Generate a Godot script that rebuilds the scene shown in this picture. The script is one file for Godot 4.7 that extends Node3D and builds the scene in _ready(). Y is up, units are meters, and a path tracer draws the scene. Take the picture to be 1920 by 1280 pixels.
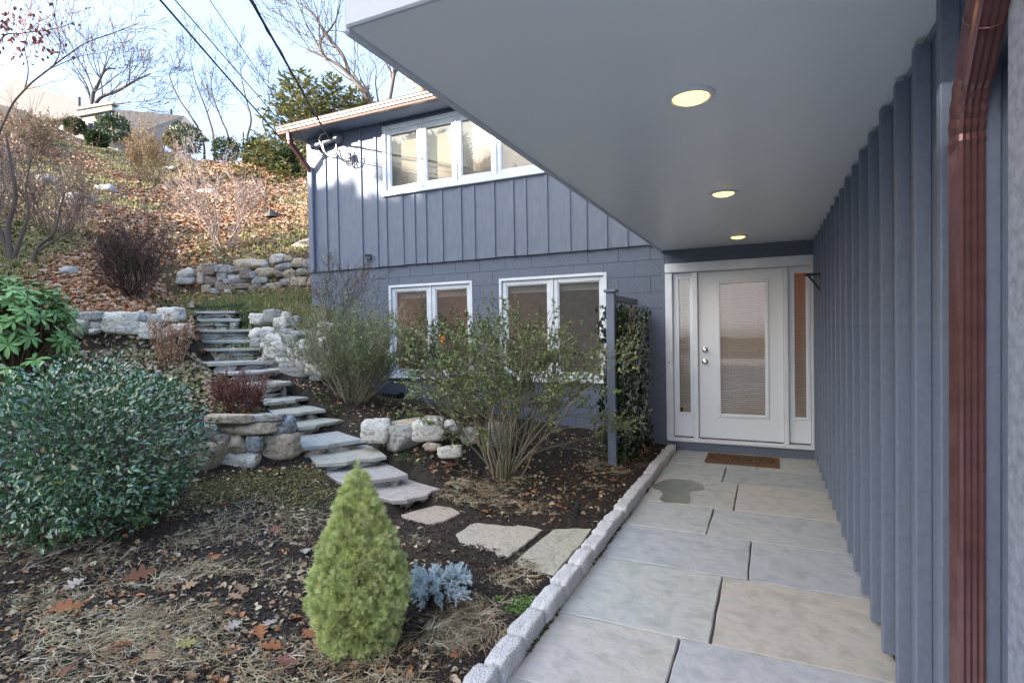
extends Node3D

# ---------------------------------------------------------------- helpers
const YAW := 25.1
const PITCH := -1.13
const ROLL := -1.0
const FOCAL := 1028.0
const EYE := Vector3(0, 1.5, 0)
var lens_basis: Basis
var rng := RandomNumberGenerator.new()
var used := {}
var M := {}
var carve := []

class MB:
	var v := PackedVector3Array()
	var n := PackedVector3Array()
	var c := PackedColorArray()
	var ix := PackedInt32Array()
	func tri(a: Vector3, b: Vector3, d: Vector3, col := Color.WHITE) -> void:
		var m := (b - a).cross(d - a).normalized()
		var i := v.size()
		v.append(a); v.append(b); v.append(d)
		n.append(m); n.append(m); n.append(m)
		c.append(col); c.append(col); c.append(col)
		ix.append(i); ix.append(i + 2); ix.append(i + 1)
	func quad(a: Vector3, b: Vector3, d: Vector3, e: Vector3, col := Color.WHITE) -> void:
		var m := (d - a).cross(e - b).normalized()
		var i := v.size()
		v.append(a); v.append(b); v.append(d); v.append(e)
		for k in 4:
			n.append(m); c.append(col)
		ix.append_array(PackedInt32Array([i, i + 2, i + 1, i, i + 3, i + 2]))
	func quad_out(a: Vector3, b: Vector3, d: Vector3, e: Vector3, mid: Vector3, col := Color.WHITE) -> void:
		var m := (d - a).cross(e - b)
		if m.dot((a + b + d + e) * 0.25 - mid) < 0.0:
			quad(a, e, d, b, col)
		else:
			quad(a, b, d, e, col)
	func tri_out(a: Vector3, b: Vector3, d: Vector3, mid: Vector3, col := Color.WHITE) -> void:
		if (b - a).cross(d - a).dot((a + b + d) / 3.0 - mid) < 0.0:
			tri(a, d, b, col)
		else:
			tri(a, b, d, col)
	func box(o: Vector3, s: Vector3, bv := 0.0, bs := Basis.IDENTITY, col := Color.WHITE) -> void:
		var h := s * 0.5
		if bv <= 0.0:
			for a in 3:
				for sg in [-1.0, 1.0]:
					var p := []
					for q in [[-1, -1], [1, -1], [1, 1], [-1, 1]]:
						var w := Vector3.ZERO
						w[a] = h[a] * sg; w[(a + 1) % 3] = h[(a + 1) % 3] * q[0]; w[(a + 2) % 3] = h[(a + 2) % 3] * q[1]
						p.append(o + bs * w)
					quad_out(p[0], p[1], p[2], p[3], o, col)
			return
		var g := Vector3(h.x - bv, h.y - bv, h.z - bv)
		for a in 3:
			var b1 := (a + 1) % 3
			var c1 := (a + 2) % 3
			for sg in [-1.0, 1.0]:
				var p := []
				for q in [[-1, -1], [1, -1], [1, 1], [-1, 1]]:
					var w := Vector3.ZERO
					w[a] = h[a] * sg; w[b1] = g[b1] * q[0]; w[c1] = g[c1] * q[1]
					p.append(o + bs * w)
				quad_out(p[0], p[1], p[2], p[3], o, col)
			for s1 in [-1.0, 1.0]:
				for s2 in [-1.0, 1.0]:
					var p2 := []
					for e in [[0, -1.0], [0, 1.0], [1, 1.0], [1, -1.0]]:
						var w2 := Vector3.ZERO
						w2[a] = g[a] * e[1]
						w2[b1] = (h[b1] if e[0] == 0 else g[b1]) * s1
						w2[c1] = (g[c1] if e[0] == 0 else h[c1]) * s2
						p2.append(o + bs * w2)
					quad_out(p2[0], p2[1], p2[2], p2[3], o, col)
		for sx in [-1.0, 1.0]:
			for sy in [-1.0, 1.0]:
				for sz in [-1.0, 1.0]:
					tri_out(o + bs * Vector3(h.x * sx, g.y * sy, g.z * sz), o + bs * Vector3(g.x * sx, h.y * sy, g.z * sz), o + bs * Vector3(g.x * sx, g.y * sy, h.z * sz), o, col)
	func bar(a: Vector3, b: Vector3, w: float, t: float, bv := 0.0, side := Vector3.UP) -> void:
		var d := (b - a)
		var x := d.normalized()
		var y := (side - x * side.dot(x)).normalized()
		box((a + b) * 0.5, Vector3(d.length(), w, t), bv, Basis(x, y, x.cross(y)))
	func tube(pts: Array, rad: Array, sides := 4, col := Color.WHITE, cap := false) -> void:
		var first := v.size()
		var m := pts.size()
		var side := Vector3.RIGHT
		for i in m:
			var d: Vector3 = (pts[mini(i + 1, m - 1)] - pts[maxi(i - 1, 0)]).normalized()
			if i == 0:
				side = d.cross(Vector3(0.31, 0.22, 0.92)).normalized()
			side = (side - d * side.dot(d)).normalized()
			var up := d.cross(side)
			for k in sides:
				var an := TAU * k / sides
				var nn := side * cos(an) + up * sin(an)
				v.append(pts[i] + nn * rad[i]); n.append(nn); c.append(col)
		for i in m - 1:
			for k in sides:
				var a := first + i * sides + k
				var b := first + i * sides + (k + 1) % sides
				ix.append_array(PackedInt32Array([a, a + sides, b, b, a + sides, b + sides]))
		if cap:
			for e in [0, m - 1]:
				var o: Vector3 = pts[e]
				var away: Vector3 = pts[e] * 2.0 - pts[1 if e == 0 else m - 2]
				for k in sides:
					var p := v[first + e * sides + k]
					var q := v[first + e * sides + (k + 1) % sides]
					tri_out(o, p, q, o - (away - o), col)
	func lathe(o: Vector3, prof: Array, sides := 20, col := Color.WHITE, bs := Basis.IDENTITY) -> void:
		for i in prof.size() - 1:
			var p: Vector2 = prof[i]
			var q: Vector2 = prof[i + 1]
			var e := (q - p)
			var nn := Vector2(e.y, -e.x).normalized()
			for k in sides:
				var a0 := TAU * k / sides
				var a1 := TAU * (k + 1) / sides
				var r0 := Vector3(cos(a0), 0, sin(a0))
				var r1 := Vector3(cos(a1), 0, sin(a1))
				var j := v.size()
				for s in [[r0, p], [r1, p], [r1, q], [r0, q]]:
					v.append(o + bs * (s[0] * s[1].x + Vector3.UP * s[1].y))
					n.append(bs * (s[0] * nn.x + Vector3.UP * nn.y)); c.append(col)
				ix.append_array(PackedInt32Array([j, j + 1, j + 2, j, j + 2, j + 3]))
	# slab with a worn rim from an outline seen from above
	func slab(top: Array, thick: float, bv := 0.008, rough := 0.0, r: RandomNumberGenerator = null) -> void:
		var m := Vector3.ZERO
		for p in top: m += p
		m /= top.size()
		var k := top.size()
		var a := []
		var b := []
		var d := []
		for p in top:
			var w: Vector3 = (p - m)
			var u: Vector3 = Vector3(w.x, 0, w.z).normalized()
			a.append(p - u * bv)
			b.append(p - Vector3.UP * bv * 0.8)
			d.append(p - Vector3.UP * thick + (u * r.randf_range(-rough, rough * 0.4) if r else Vector3.ZERO))
		var low := m - Vector3.UP * thick * 0.5
		for i in k:
			var j := (i + 1) % k
			tri_out(m, a[i], a[j], m - Vector3.UP)
			quad_out(a[i], a[j], b[j], b[i], low)
			quad_out(b[i], b[j], d[j], d[i], low)
			tri_out(m - Vector3.UP * thick, d[i], d[j], m)
	func leaf(p: Vector3, d: Vector3, up: Vector3, ln: float, wd: float, col: Color, fold := 0.25, droop := 0.1, at := 0.5) -> void:
		var s := d.cross(up).normalized()
		var u := s.cross(d).normalized()
		var i := v.size()
		v.append(p)
		v.append(p + d * ln * at + s * wd * 0.5 + u * wd * fold)
		v.append(p + d * ln * at - s * wd * 0.5 + u * wd * fold)
		v.append(p + d * ln * at)
		v.append(p + d * ln - u * ln * droop)
		n.append(u); n.append((u - s * fold * 1.5).normalized()); n.append((u + s * fold * 1.5).normalized()); n.append(u); n.append((u + d * droop).normalized())
		for k in 5: c.append(col)
		ix.append_array(PackedInt32Array([i, i + 3, i + 1, i, i + 2, i + 3, i + 3, i + 4, i + 1, i + 3, i + 2, i + 4]))
	func outline_leaf(p: Vector3, d: Vector3, up: Vector3, ln: float, prof: Array, col: Color, fold := 0.2, bend := 0.1) -> void:
		var s := d.cross(up).normalized()
		var u := s.cross(d).normalized()
		var i := v.size()
		for q in prof:
			var x: float = q[0]
			var y: float = q[1]
			var m := p + d * ln * x - u * ln * bend * x * x
			v.append(m); v.append(m + s * ln * y + u * ln * y * fold); v.append(m - s * ln * y + u * ln * y * fold)
			n.append((u + d * bend * x * 2.0).normalized()); n.append((u - s * fold).normalized()); n.append((u + s * fold).normalized())
			c.append(col); c.append(col); c.append(col)
		for k in prof.size() - 1:
			var a := i + k * 3
			ix.append_array(PackedInt32Array([a, a + 3, a + 1, a + 1, a + 3, a + 4, a, a + 2, a + 3, a + 2, a + 5, a + 3]))
	func mesh(origin := Vector3.ZERO) -> ArrayMesh:
		var arr := []
		arr.resize(Mesh.ARRAY_MAX)
		if origin != Vector3.ZERO:
			for i in v.size(): v[i] -= origin
		arr[Mesh.ARRAY_VERTEX] = v
		arr[Mesh.ARRAY_NORMAL] = n
		arr[Mesh.ARRAY_COLOR] = c
		arr[Mesh.ARRAY_INDEX] = ix
		var out := ArrayMesh.new()
		out.add_surface_from_arrays(Mesh.PRIMITIVE_TRIANGLES, arr)
		return out

# ---- the lens, for reading positions off the photograph at a known depth or plane
func ray(px: float, py: float) -> Vector3:
	return lens_basis * Vector3((px - 960.0) / FOCAL, -(py - 640.0) / FOCAL, -1.0)
func at(px: float, py: float, depth: float) -> Vector3:
	return EYE + ray(px, py) * depth
func on_axis(px: float, py: float, axis: int, value: float) -> Vector3:
	var d := ray(px, py)
	return EYE + d * ((value - EYE[axis]) / d[axis])
func at_y(px: float, py: float, y: float) -> Vector3: return on_axis(px, py, 1, y)
func at_z(px: float, py: float, z: float) -> Vector3: return on_axis(px, py, 2, z)
func on_ground(px: float, py: float) -> Vector3:
	var d := ray(px, py)
	var f := 1.4
	while f < 60.0:
		var p := EYE + d * f
		if p.y <= ground_y(p.x, p.z):
			return Vector3(p.x, ground_y(p.x, p.z), p.z)
		f += 0.01 + f * 0.002
	return EYE + d * 30.0

# ---- naming and tagging
func numbered(called: String) -> String:
	used[called] = used.get(called, -1) + 1
	return called if used[called] == 0 else "%s_%03d" % [called, used[called]]
func tag(o: Node, label: String, category: String, group := "", kind := "") -> Node:
	if label: o.set_meta("label", label)
	if category: o.set_meta("category", category)
	if group: o.set_meta("group", group)
	if kind: o.set_meta("kind", kind)
	return o
func thing(called: String, label: String, category: String, where := Vector3.ZERO, group := "") -> Node3D:
	var o := Node3D.new()
	o.name = numbered(called)
	add_child(o)
	o.position = where
	tag(o, label, category, group)
	return o
func part(parent: Node3D, called: String, mesh: Mesh, mat: Material, where := Vector3.ZERO) -> MeshInstance3D:
	var o := MeshInstance3D.new()
	o.name = called
	o.mesh = mesh
	o.material_override = mat
	o.position = where
	parent.add_child(o, true)
	return o
func solo(called: String, label: String, category: String, mesh: Mesh, mat: Material, where := Vector3.ZERO, group := "", kind := "") -> MeshInstance3D:
	var o := MeshInstance3D.new()
	o.name = numbered(called)
	o.mesh = mesh
	o.material_override = mat
	add_child(o)
	o.position = where
	tag(o, label, category, group, kind)
	return o
func many(parent: Node3D, called: String, mesh: Mesh, mat: Material, places: Array, tints: Array, top := false) -> MultiMeshInstance3D:
	var mm := MultiMesh.new()
	mm.transform_format = MultiMesh.TRANSFORM_3D
	mm.use_colors = true
	mm.mesh = mesh
	mm.instance_count = places.size()
	for i in places.size():
		mm.set_instance_transform(i, places[i])
		mm.set_instance_color(i, tints[i])
	var o := MultiMeshInstance3D.new()
	o.name = numbered(called) if top else called
	o.multimesh = mm
	o.material_override = mat
	parent.add_child(o, true)
	o.set_meta("kind", "stuff")
	return o

# ---- random
func rnd(a: float, b: float) -> float: return rng.randf_range(a, b)
func rv() -> Vector3: return Vector3(rng.randf_range(-1, 1), rng.randf_range(-1, 1), rng.randf_range(-1, 1))
func ru() -> Vector3:
	var w := rv()
	return w.normalized() if w.length() > 0.01 else Vector3.UP
func jit(c: Color, a: float) -> Color:
	var k := rnd(1.0 - a, 1.0 + a)
	return Color(c.r * k * rnd(1 - a * 0.3, 1 + a * 0.3), c.g * k, c.b * k * rnd(1 - a * 0.3, 1 + a * 0.3))
func pick(list: Array, a := 0.2) -> Color:
	return jit(list[rng.randi() % list.size()], a)
func lin(r: float, g: float, b: float) -> Color:
	return Color(r, g, b).linear_to_srgb()

# ---- materials
func ntex(freq: float, stops: Array, seed_: int, oct := 4, size := 512, kind := FastNoiseLite.TYPE_SIMPLEX_SMOOTH) -> NoiseTexture2D:
	var f := FastNoiseLite.new()
	f.noise_type = kind
	f.seed = seed_
	f.frequency = freq
	f.fractal_octaves = oct
	var t := NoiseTexture2D.new()
	t.width = size; t.height = size
	t.seamless = true
	t.noise = f
	var g := Gradient.new()
	g.offsets = PackedFloat32Array(stops.map(func(s): return s[0]))
	g.colors = PackedColorArray(stops.map(func(s): return s[1]))
	t.color_ramp = g
	return t
func nbump(freq: float, strength: float, seed_: int, oct := 4, size := 512, kind := FastNoiseLite.TYPE_SIMPLEX_SMOOTH) -> NoiseTexture2D:
	var f := FastNoiseLite.new()
	f.noise_type = kind
	f.seed = seed_
	f.frequency = freq
	f.fractal_octaves = oct
	var t := NoiseTexture2D.new()
	t.width = size; t.height = size
	t.seamless = true
	t.as_normal_map = true
	t.bump_strength = strength
	t.noise = f
	return t
func g2(a: float, b: float) -> Array:
	return [[0.15, Color(a, a, a)], [0.85, Color(b, b, b)]]
func mat(col: Color, rough := 0.8, tex: Texture2D = null, bump: Texture2D = null, bump_scale := 1.0, uv := Vector3.ONE, metal := 0.0) -> StandardMaterial3D:
	var m := StandardMaterial3D.new()
	m.albedo_color = col
	m.roughness = rough
	m.metallic = metal
	if tex: m.albedo_texture = tex
	if bump:
		m.normal_enabled = true
		m.normal_texture = bump
		m.normal_scale = bump_scale
	m.uv1_triplanar = true
	m.uv1_world_triplanar = true
	m.uv1_scale = uv
	return m
func tinted(m: StandardMaterial3D, col: Color) -> StandardMaterial3D:
	var d: StandardMaterial3D = m.duplicate()
	d.albedo_color = col
	return d
func leafmat(rough := 0.5, back := 0.25, spec := 0.5) -> StandardMaterial3D:
	var m := StandardMaterial3D.new()
	m.vertex_color_use_as_albedo = true
	m.roughness = rough
	m.metallic_specular = spec
	m.cull_mode = BaseMaterial3D.CULL_DISABLED
	if back > 0.0:
		m.backlight_enabled = true
		m.backlight = Color(back, back, back)
	return m

# ---------------------------------------------------------------- the lie of the land
# Heights along lines of sight: [bearing, [distance, height] ...]; retaining walls are the steep jumps.
var COLS := [
	[-700, [[0, .1], [2.5, .1], [5, .5], [7.2, 1.3], [7.4, 1.75], [27, 11.5], [60, 12.5]]],
	[-100, [[0, .08], [2.2, .1], [3.3, .17], [5.0, .7], [6.5, 1.12], [7.15, 1.38], [7.3, 1.85], [28.5, 14.6], [60, 16]]],
	[60, [[0, .07], [2.2, .09], [3.3, .17], [4.8, .55], [5.2, .75], [6.5, 1.12], [7.15, 1.38], [7.3, 1.85], [28, 13.2], [60, 14]]],
	[135, [[0, .07], [2.2, .09], [3.3, .17], [4.7, .45], [5.2, .75], [6.5, 1.12], [7.15, 1.38], [7.3, 1.85], [26.0, 11.3], [60, 12]]],
	[200, [[0, .06], [2.2, .08], [3.3, .17], [4.6, .35], [5.2, .75], [6.5, 1.12], [7.15, 1.38], [7.3, 1.85], [24, 9.9], [60, 11.0]]],
	[330, [[0, .06], [2.2, .07], [3.4, .15], [4.6, .33], [5.0, .7], [6.5, 1.1], [7.2, 1.36], [7.4, 1.75], [8.6, 1.92], [10.5, 2.33], [10.75, 2.95], [22, 8.55], [60, 9.5]]],
	[400, [[0, .06], [2.2, .06], [3.4, .13], [4.78, .33], [4.95, .72], [5.3, .76], [6.6, .98], [7.0, 1.05], [7.5, 1.22], [8.1, 1.5], [8.7, 1.84], [10.5, 2.33], [10.75, 2.95], [22, 8.5], [60, 9.5]]],
	[480, [[0, .05], [2.2, .05], [3.5, .11], [4.9, .34], [5.05, .72], [5.6, .75], [6.3, .8], [6.85, .92], [7.45, 1.0], [7.75, 1.45], [8.05, 1.68], [8.7, 1.86], [10.5, 2.33], [10.75, 2.95], [21, 8.2], [60, 9.2]]],
	[560, [[0, .05], [2.2, .05], [3.5, .1], [4.6, .27], [5.15, .36], [5.4, .46], [5.75, .55], [6.05, .66], [6.6, .80], [7.45, .95], [7.6, 1.55], [7.9, 1.7], [9.5, 2.1], [10.5, 2.35], [10.75, 3.0], [19.2, 7.15], [60, 8.6]]],
	[640, [[0, .04], [2.2, .04], [3.5, .08], [4.2, .16], [4.83, .24], [5.6, .38], [6.0, .46], [6.5, .6], [7.4, .8], [7.6, 1.35], [9, 1.8], [10.5, 2.35], [10.75, 3.0], [18, 6.8], [60, 8.4]]],
	[700, [[0, .04], [3.5, .06], [4.4, .12], [4.66, .18], [5.3, .32], [6.3, .5], [7.1, .6], [8.8, .52], [9.5, .6], [12, 2.5], [18, 6.5], [60, 8.0]]],
	[800, [[0, .04], [3.5, .05], [4.2, .07], [5.25, .28], [5.5, .44], [6.5, .46], [8.3, .42], [9.5, .5], [12, 2.5], [18, 6.5], [60, 8.0]]],
	[900, [[0, .03], [3.5, .04], [4.5, .06], [5.3, .16], [5.6, .32], [6.5, .34], [8, .32], [60, .3]]],
	[1000, [[0, .03], [4, .03], [5.2, .1], [6, .2], [7.6, .25], [60, .2]]],
	[1150, [[0, .03], [4, .03], [5.5, .06], [7.2, .15], [60, .1]]],
	[1270, [[0, .03], [6.9, .02], [60, .0]]],
]
var lumps := FastNoiseLite.new()

func prof(t: Array, f: float) -> float:
	if f <= t[0][0]: return t[0][1]
	for i in range(1, t.size()):
		if f < t[i][0]:
			return lerpf(t[i - 1][1], t[i][1], (f - t[i - 1][0]) / (t[i][0] - t[i - 1][0]))
	return t[-1][1]
func ground_y(x: float, z: float, fine := true) -> float:
	if x > -1.13 and z < 4.0 and x < 30.0 and z > -40.0: return -0.07
	if z > 1.9 and x > -5.2: return -0.13
	if x > -7.0 and z < -7.05 and z > -14.0: return -0.1
	var s := sin(deg_to_rad(YAW))
	var k := cos(deg_to_rad(YAW))
	var f := -s * x - k * z
	var r := k * x - s * z
	var b := 960.0 + FOCAL * r / maxf(f, 1.0)
	var h := 0.0
	if b <= COLS[0][0]: h = prof(COLS[0][1], f)
	elif b >= COLS[-1][0]: h = prof(COLS[-1][1], f)
	else:
		for i in range(1, COLS.size()):
			if b < COLS[i][0]:
				var t: float = (b - COLS[i - 1][0]) / (COLS[i][0] - COLS[i - 1][0])
				h = lerpf(prof(COLS[i - 1][1], f), prof(COLS[i][1], f), t)
				break
	if fine:
		var amp := clampf((h - 0.05) * 0.05, 0.0, 0.12) + 0.016
		h += lumps.get_noise_2d(x * 9.0, z * 9.0) * amp
		h += lumps.get_noise_2d(x * 50.0, z * 50.0) * 0.012
	if x > -1.6: h = lerpf(h, minf(h, 0.045), clampf((x + 1.6) / 0.35, 0, 1))
	for q in carve:
		var bx: float = x - q[0].x
		var bz: float = z - q[0].z
		if absf(bx) + absf(bz) > 1.5: continue
		var la: float = absf(bx * q[1].x + bz * q[1].z) - q[3]
		if la > 0 and la < .35 and absf(bx * q[2].x + bz * q[2].z) < q[4] * .9 and q[4] > .23:
			h = maxf(h, q[0].y - .012 - la * .45)
	for q in carve:
		var dx: float = x - q[0].x
		var dz: float = z - q[0].z
		var a: float = dx * q[1].x + dz * q[1].z
		var e: float = dx * q[2].x + dz * q[2].z
		if absf(a) < q[3] and absf(e) < q[4]:
			h = minf(h, q[0].y)
	return h
var normals := {}
func ground_n(x: float, z: float) -> Vector3:
	var key := Vector2i(roundi(x * 5.0), roundi(z * 5.0))
	if not normals.has(key): normals[key] = slope_at(key.x * .2, key.y * .2)
	return normals[key]
func slope_at(x: float, z: float) -> Vector3:
	var e := 0.12
	return Vector3(ground_y(x - e, z, false) - ground_y(x + e, z, false), 2 * e, ground_y(x, z - e, false) - ground_y(x, z + e, false)).normalized()

func make_materials() -> void:
	# painted timber and block
	var paint := lin(.170, .208, .285)
	var grain := nbump(.02, 3.0, 3, 4)
	M.concrete = mat(lin(.50, .49, .46), .9, ntex(.05, g2(.8, 1.0), 40, 5), nbump(.2, 3, 41), .5, Vector3(.5, .5, .5))
	M.siding = mat(paint, .55, ntex(.012, g2(.93, 1.0), 4, 4), grain, .45, Vector3(2.2, .5, 2.2))
	M.wall = mat(paint, .5, ntex(.03, g2(.93, 1.0), 5, 4), nbump(.08, 4.0, 6, 4), .2, Vector3(2.0, 1.2, 2.0))
	M.block = mat(paint, .72, ntex(.03, g2(.84, 1.0), 7, 4), nbump(.09, 5.0, 8, 3), .7, Vector3(2.4, 2.4, 2.4))
	M.mortar = mat(paint, .8, null, nbump(.1, 4.0, 9, 3), .6, Vector3(3, 3, 3))
	M.pier_skylit = mat(lin(.31, .345, .42), .6, ntex(.02, g2(.85, 1.0), 10, 5), nbump(.02, 6.0, 11, 5), .45, Vector3(2.0, 2.6, 2.0))  # house paint made lighter to stand for more sky light outside the overhang
	M.soffit = mat(lin(.80, .84, .88), .34)
	M.fascia = mat(lin(.52, .55, .60), .4, null, nbump(.02, 2.0, 14, 3), .2)
	M.white = mat(lin(.76, .82, .89), .35, ntex(.01, g2(.95, 1.0), 15, 3), null, 1, Vector3(1, 1, 1))
	M.doorwhite = mat(lin(.75, .81, .89), .3)
	M.brown = mat(lin(.21, .105, .105), .16, ntex(.02, g2(.85, 1.0), 16, 3), nbump(.02, 2, 17), .12, Vector3.ONE, .5)
	M.gutter = mat(lin(.22, .155, .13), .3, ntex(.02, g2(.85, 1.0), 16, 3))
	M.shingle = mat(lin(.11, .095, .085), .9, ntex(.06, g2(.6, 1.0), 18, 4), nbump(.08, 5, 19), .8, Vector3(2, 2, 2))
	M.dark = mat(lin(.02, .02, .022), .5)
	M.metal = mat(lin(.62, .60, .55), .22, null, null, 1, Vector3.ONE, 1.0)
	M.wire = mat(lin(.012, .013, .016), .5)
	M.cable = mat(lin(.62, .60, .56), .5)
	M.conduit = mat(lin(.12, .135, .165), .5)
	# glass
	var gl := StandardMaterial3D.new()
	gl.transparency = BaseMaterial3D.TRANSPARENCY_ALPHA
	gl.albedo_color = Color(.86, .9, .9, .06)
	gl.roughness = 0.0
	gl.metallic_specular = 0.75
	M.glass = gl
	M.blind = mat(lin(.45, .44, .42), .6)
	M.shade = mat(lin(.20, .16, .105), .8, ntex(.05, g2(.85, 1.0), 20, 4))
	M.room = mat(lin(.21, .155, .11), .8, ntex(.01, g2(.8, 1.0), 21, 3))
	M.hall = mat(lin(.42, .22, .09), .8)
	M.roomfloor = mat(lin(.12, .07, .04), .5)
	# paving and stone
	var cleft := ntex(.012, [[.1, Color(.88, .89, .88)], [.45, Color(.96, .96, .96)], [.6, Color(1, .99, .98)], [.9, Color(.93, .95, .97)]], 22, 6)
	var cleftb := nbump(.016, 5.0, 23, 6)
	M.flag = mat(lin(.36, .39, .40), .62, cleft, cleftb, .5, Vector3(.9, .9, .9))
	M.flagmort = mat(lin(.34, .34, .33), .95, ntex(.2, g2(.4, 1.0), 24, 3), nbump(.2, 4, 25, 2), 1, Vector3(4, 4, 4))
	M.step = mat(lin(.34, .37, .37), .75, cleft, nbump(.03, 6.0, 26, 5), .8, Vector3(1.3, 2.2, 1.3))
	M.granite = mat(lin(.74, .755, .76), .9, ntex(.07, [[.2, Color(.7, .7, .71)], [.5, Color(.92, .92, .93)], [.8, Color(1, 1, 1)]], 27, 3), nbump(.05, 10, 28, 5), .7, Vector3(2.5, 2.5, 2.5))
	var rocktex := ntex(.018, [[.1, Color(.55, .54, .50)], [.4, Color(.85, .84, .8)], [.6, Color(1, 1, 1)], [.9, Color(.72, .74, .76)]], 29, 6)
	var rockb := nbump(.02, 8.0, 30, 6)
	M.rock_white = mat(lin(.70, .69, .65), .9, rocktex, rockb, 1.0, Vector3(1.8, 1.8, 1.8))
	M.rock_grey = tinted(M.rock_white, lin(.40, .405, .40))
	M.rock_tan = tinted(M.rock_white, lin(.52, .45, .36))
	M.rock_brown = tinted(M.rock_white, lin(.31, .26, .22))
	M.rock_blue = tinted(M.rock_white, lin(.34, .38, .42))
	M.moss = mat(lin(.10, .11, .02), 1.0, ntex(.1, g2(.5, 1.0), 31, 3), nbump(.1, 8, 32), 1, Vector3(3, 3, 3))
	# earth, plants
	var soil := mat(Color.WHITE, .95, ntex(.09, [[.15, Color(.35, .35, .36)], [.5, Color(.8, .8, .8)], [.85, Color(1, 1, 1)]], 33, 5), nbump(.07, 9, 34, 5), 1.0, Vector3(1.6, 1.6, 1.6))
	soil.vertex_color_use_as_albedo = true
	M.soil = soil
	M.leaf = leafmat(.55, .25)
	M.gloss = leafmat(.16, .2, .8)
	M.gloss.clearcoat_enabled = true
	M.gloss.clearcoat = 1.0
	M.gloss.clearcoat_roughness = .12
	M.dead = leafmat(.75, .2, .35)
	M.needle = leafmat(.6, .6, .4)
	var bark := leafmat(.85, 0.0, .3)
	M.bark = bark
	M.hillwall = mat(lin(.55, .50, .42), .8, ntex(.02, g2(.85, 1.0), 35, 3))
	M.hillroof = mat(lin(.30, .255, .22), .9, ntex(.1, g2(.65, 1.0), 36, 4), nbump(.1, 6, 37), .8)
	M.hillpane = mat(lin(.16, .2, .24), .1)
	M.mat = mat(lin(.36, .19, .095), 1.0, ntex(.25, g2(.4, 1.0), 38, 3), nbump(.25, 8, 39), 1, Vector3(6, 6, 6))
	M.ink = mat(lin(.018, .011, .008), 1.0)

func make_ground() -> void:
	var xs := [-90.0, -75.0, -62.0, -52.0, -44.0, -38.0, -33.0, -29.0]
	var x := -26.0
	while x < -12.0: xs.append(x); x += 0.45
	while x < -0.95: xs.append(x); x += 0.07
	for q in [-0.9, 0.6, 2.0, 5.0, 10.0, 20.0, 32.0, 50.0, 80.0]: xs.append(q)
	var zs := [-80.0, -60.0, -48.0, -40.0, -34.0, -30.0]
	var z := -27.0
	while z < -11.0: zs.append(z); z += 0.45
	while z < -1.0: zs.append(z); z += 0.07
	while z < 4.0: zs.append(z); z += 0.4
	for q in [5.0, 8.0, 12.0, 18.0, 25.0, 35.0, 50.0, 70.0]: zs.append(q)
	var mb := MB.new()
	var nx := xs.size()
	for j in zs.size():
		for i in nx:
			var px: float = xs[i]
			var pz: float = zs[j]
			mb.v.append(Vector3(px, ground_y(px, pz), pz))
			mb.c.append(ground_colour(px, pz))
	for j in zs.size():
		for i in nx:
			var a := mb.v[j * nx + maxi(i - 1, 0)]
			var b := mb.v[j * nx + mini(i + 1, nx - 1)]
			var d := mb.v[maxi(j - 1, 0) * nx + i]
			var e := mb.v[mini(j + 1, zs.size() - 1) * nx + i]
			mb.n.append((e - d).cross(b - a).normalized())
	for j in zs.size() - 1:
		for i in nx - 1:
			var a := j * nx + i
			mb.ix.append_array(PackedInt32Array([a, a + 1, a + nx, a + 1, a + nx + 1, a + nx]))
	solo("ground", "dark mulch garden bed rising to a leaf covered hillside", "ground", mb.mesh(), M.soil, Vector3.ZERO, "", "structure")

func bed_grass(x: float, z: float) -> float:   # how much of the spot is lawn on the terrace above the steps
	var f := -sin(deg_to_rad(YAW)) * x - cos(deg_to_rad(YAW)) * z
	var r := cos(deg_to_rad(YAW)) * x - sin(deg_to_rad(YAW)) * z
	if f < 8.4 or f > 10.45 or r > -2.9 or r < -6.0: return 0.0
	return clampf((f - 8.4) * 3.0, 0, 1) * clampf((10.4 - f) * 2.5, 0, 1) * clampf((r + 6.0) * 1.2, 0, 1)
func ground_colour(x: float, z: float) -> Color:
	var f := -sin(deg_to_rad(YAW)) * x - cos(deg_to_rad(YAW)) * z
	var mulch := Color(.036, .029, .025).lerp(Color(.075, .058, .042), clampf(lumps.get_noise_2d(x * 30, z * 30) * 1.5 + .3, 0, 1))
	var litter := Color(.20, .135, .085).lerp(Color(.12, .105, .05), clampf(lumps.get_noise_2d(x * 6 + 90, z * 6) * 1.6 + .5, 0, 1))
	var c := mulch.lerp(litter, clampf((f - 7.2) * 1.4, 0, 1))
	c = c.lerp(Color(.07, .10, .03), bed_grass(x, z))
	if z > 3.0: c = c.lerp(Color(.10, .11, .05), clampf((z - 3.0) * .3, 0, 1))
	return c

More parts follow.
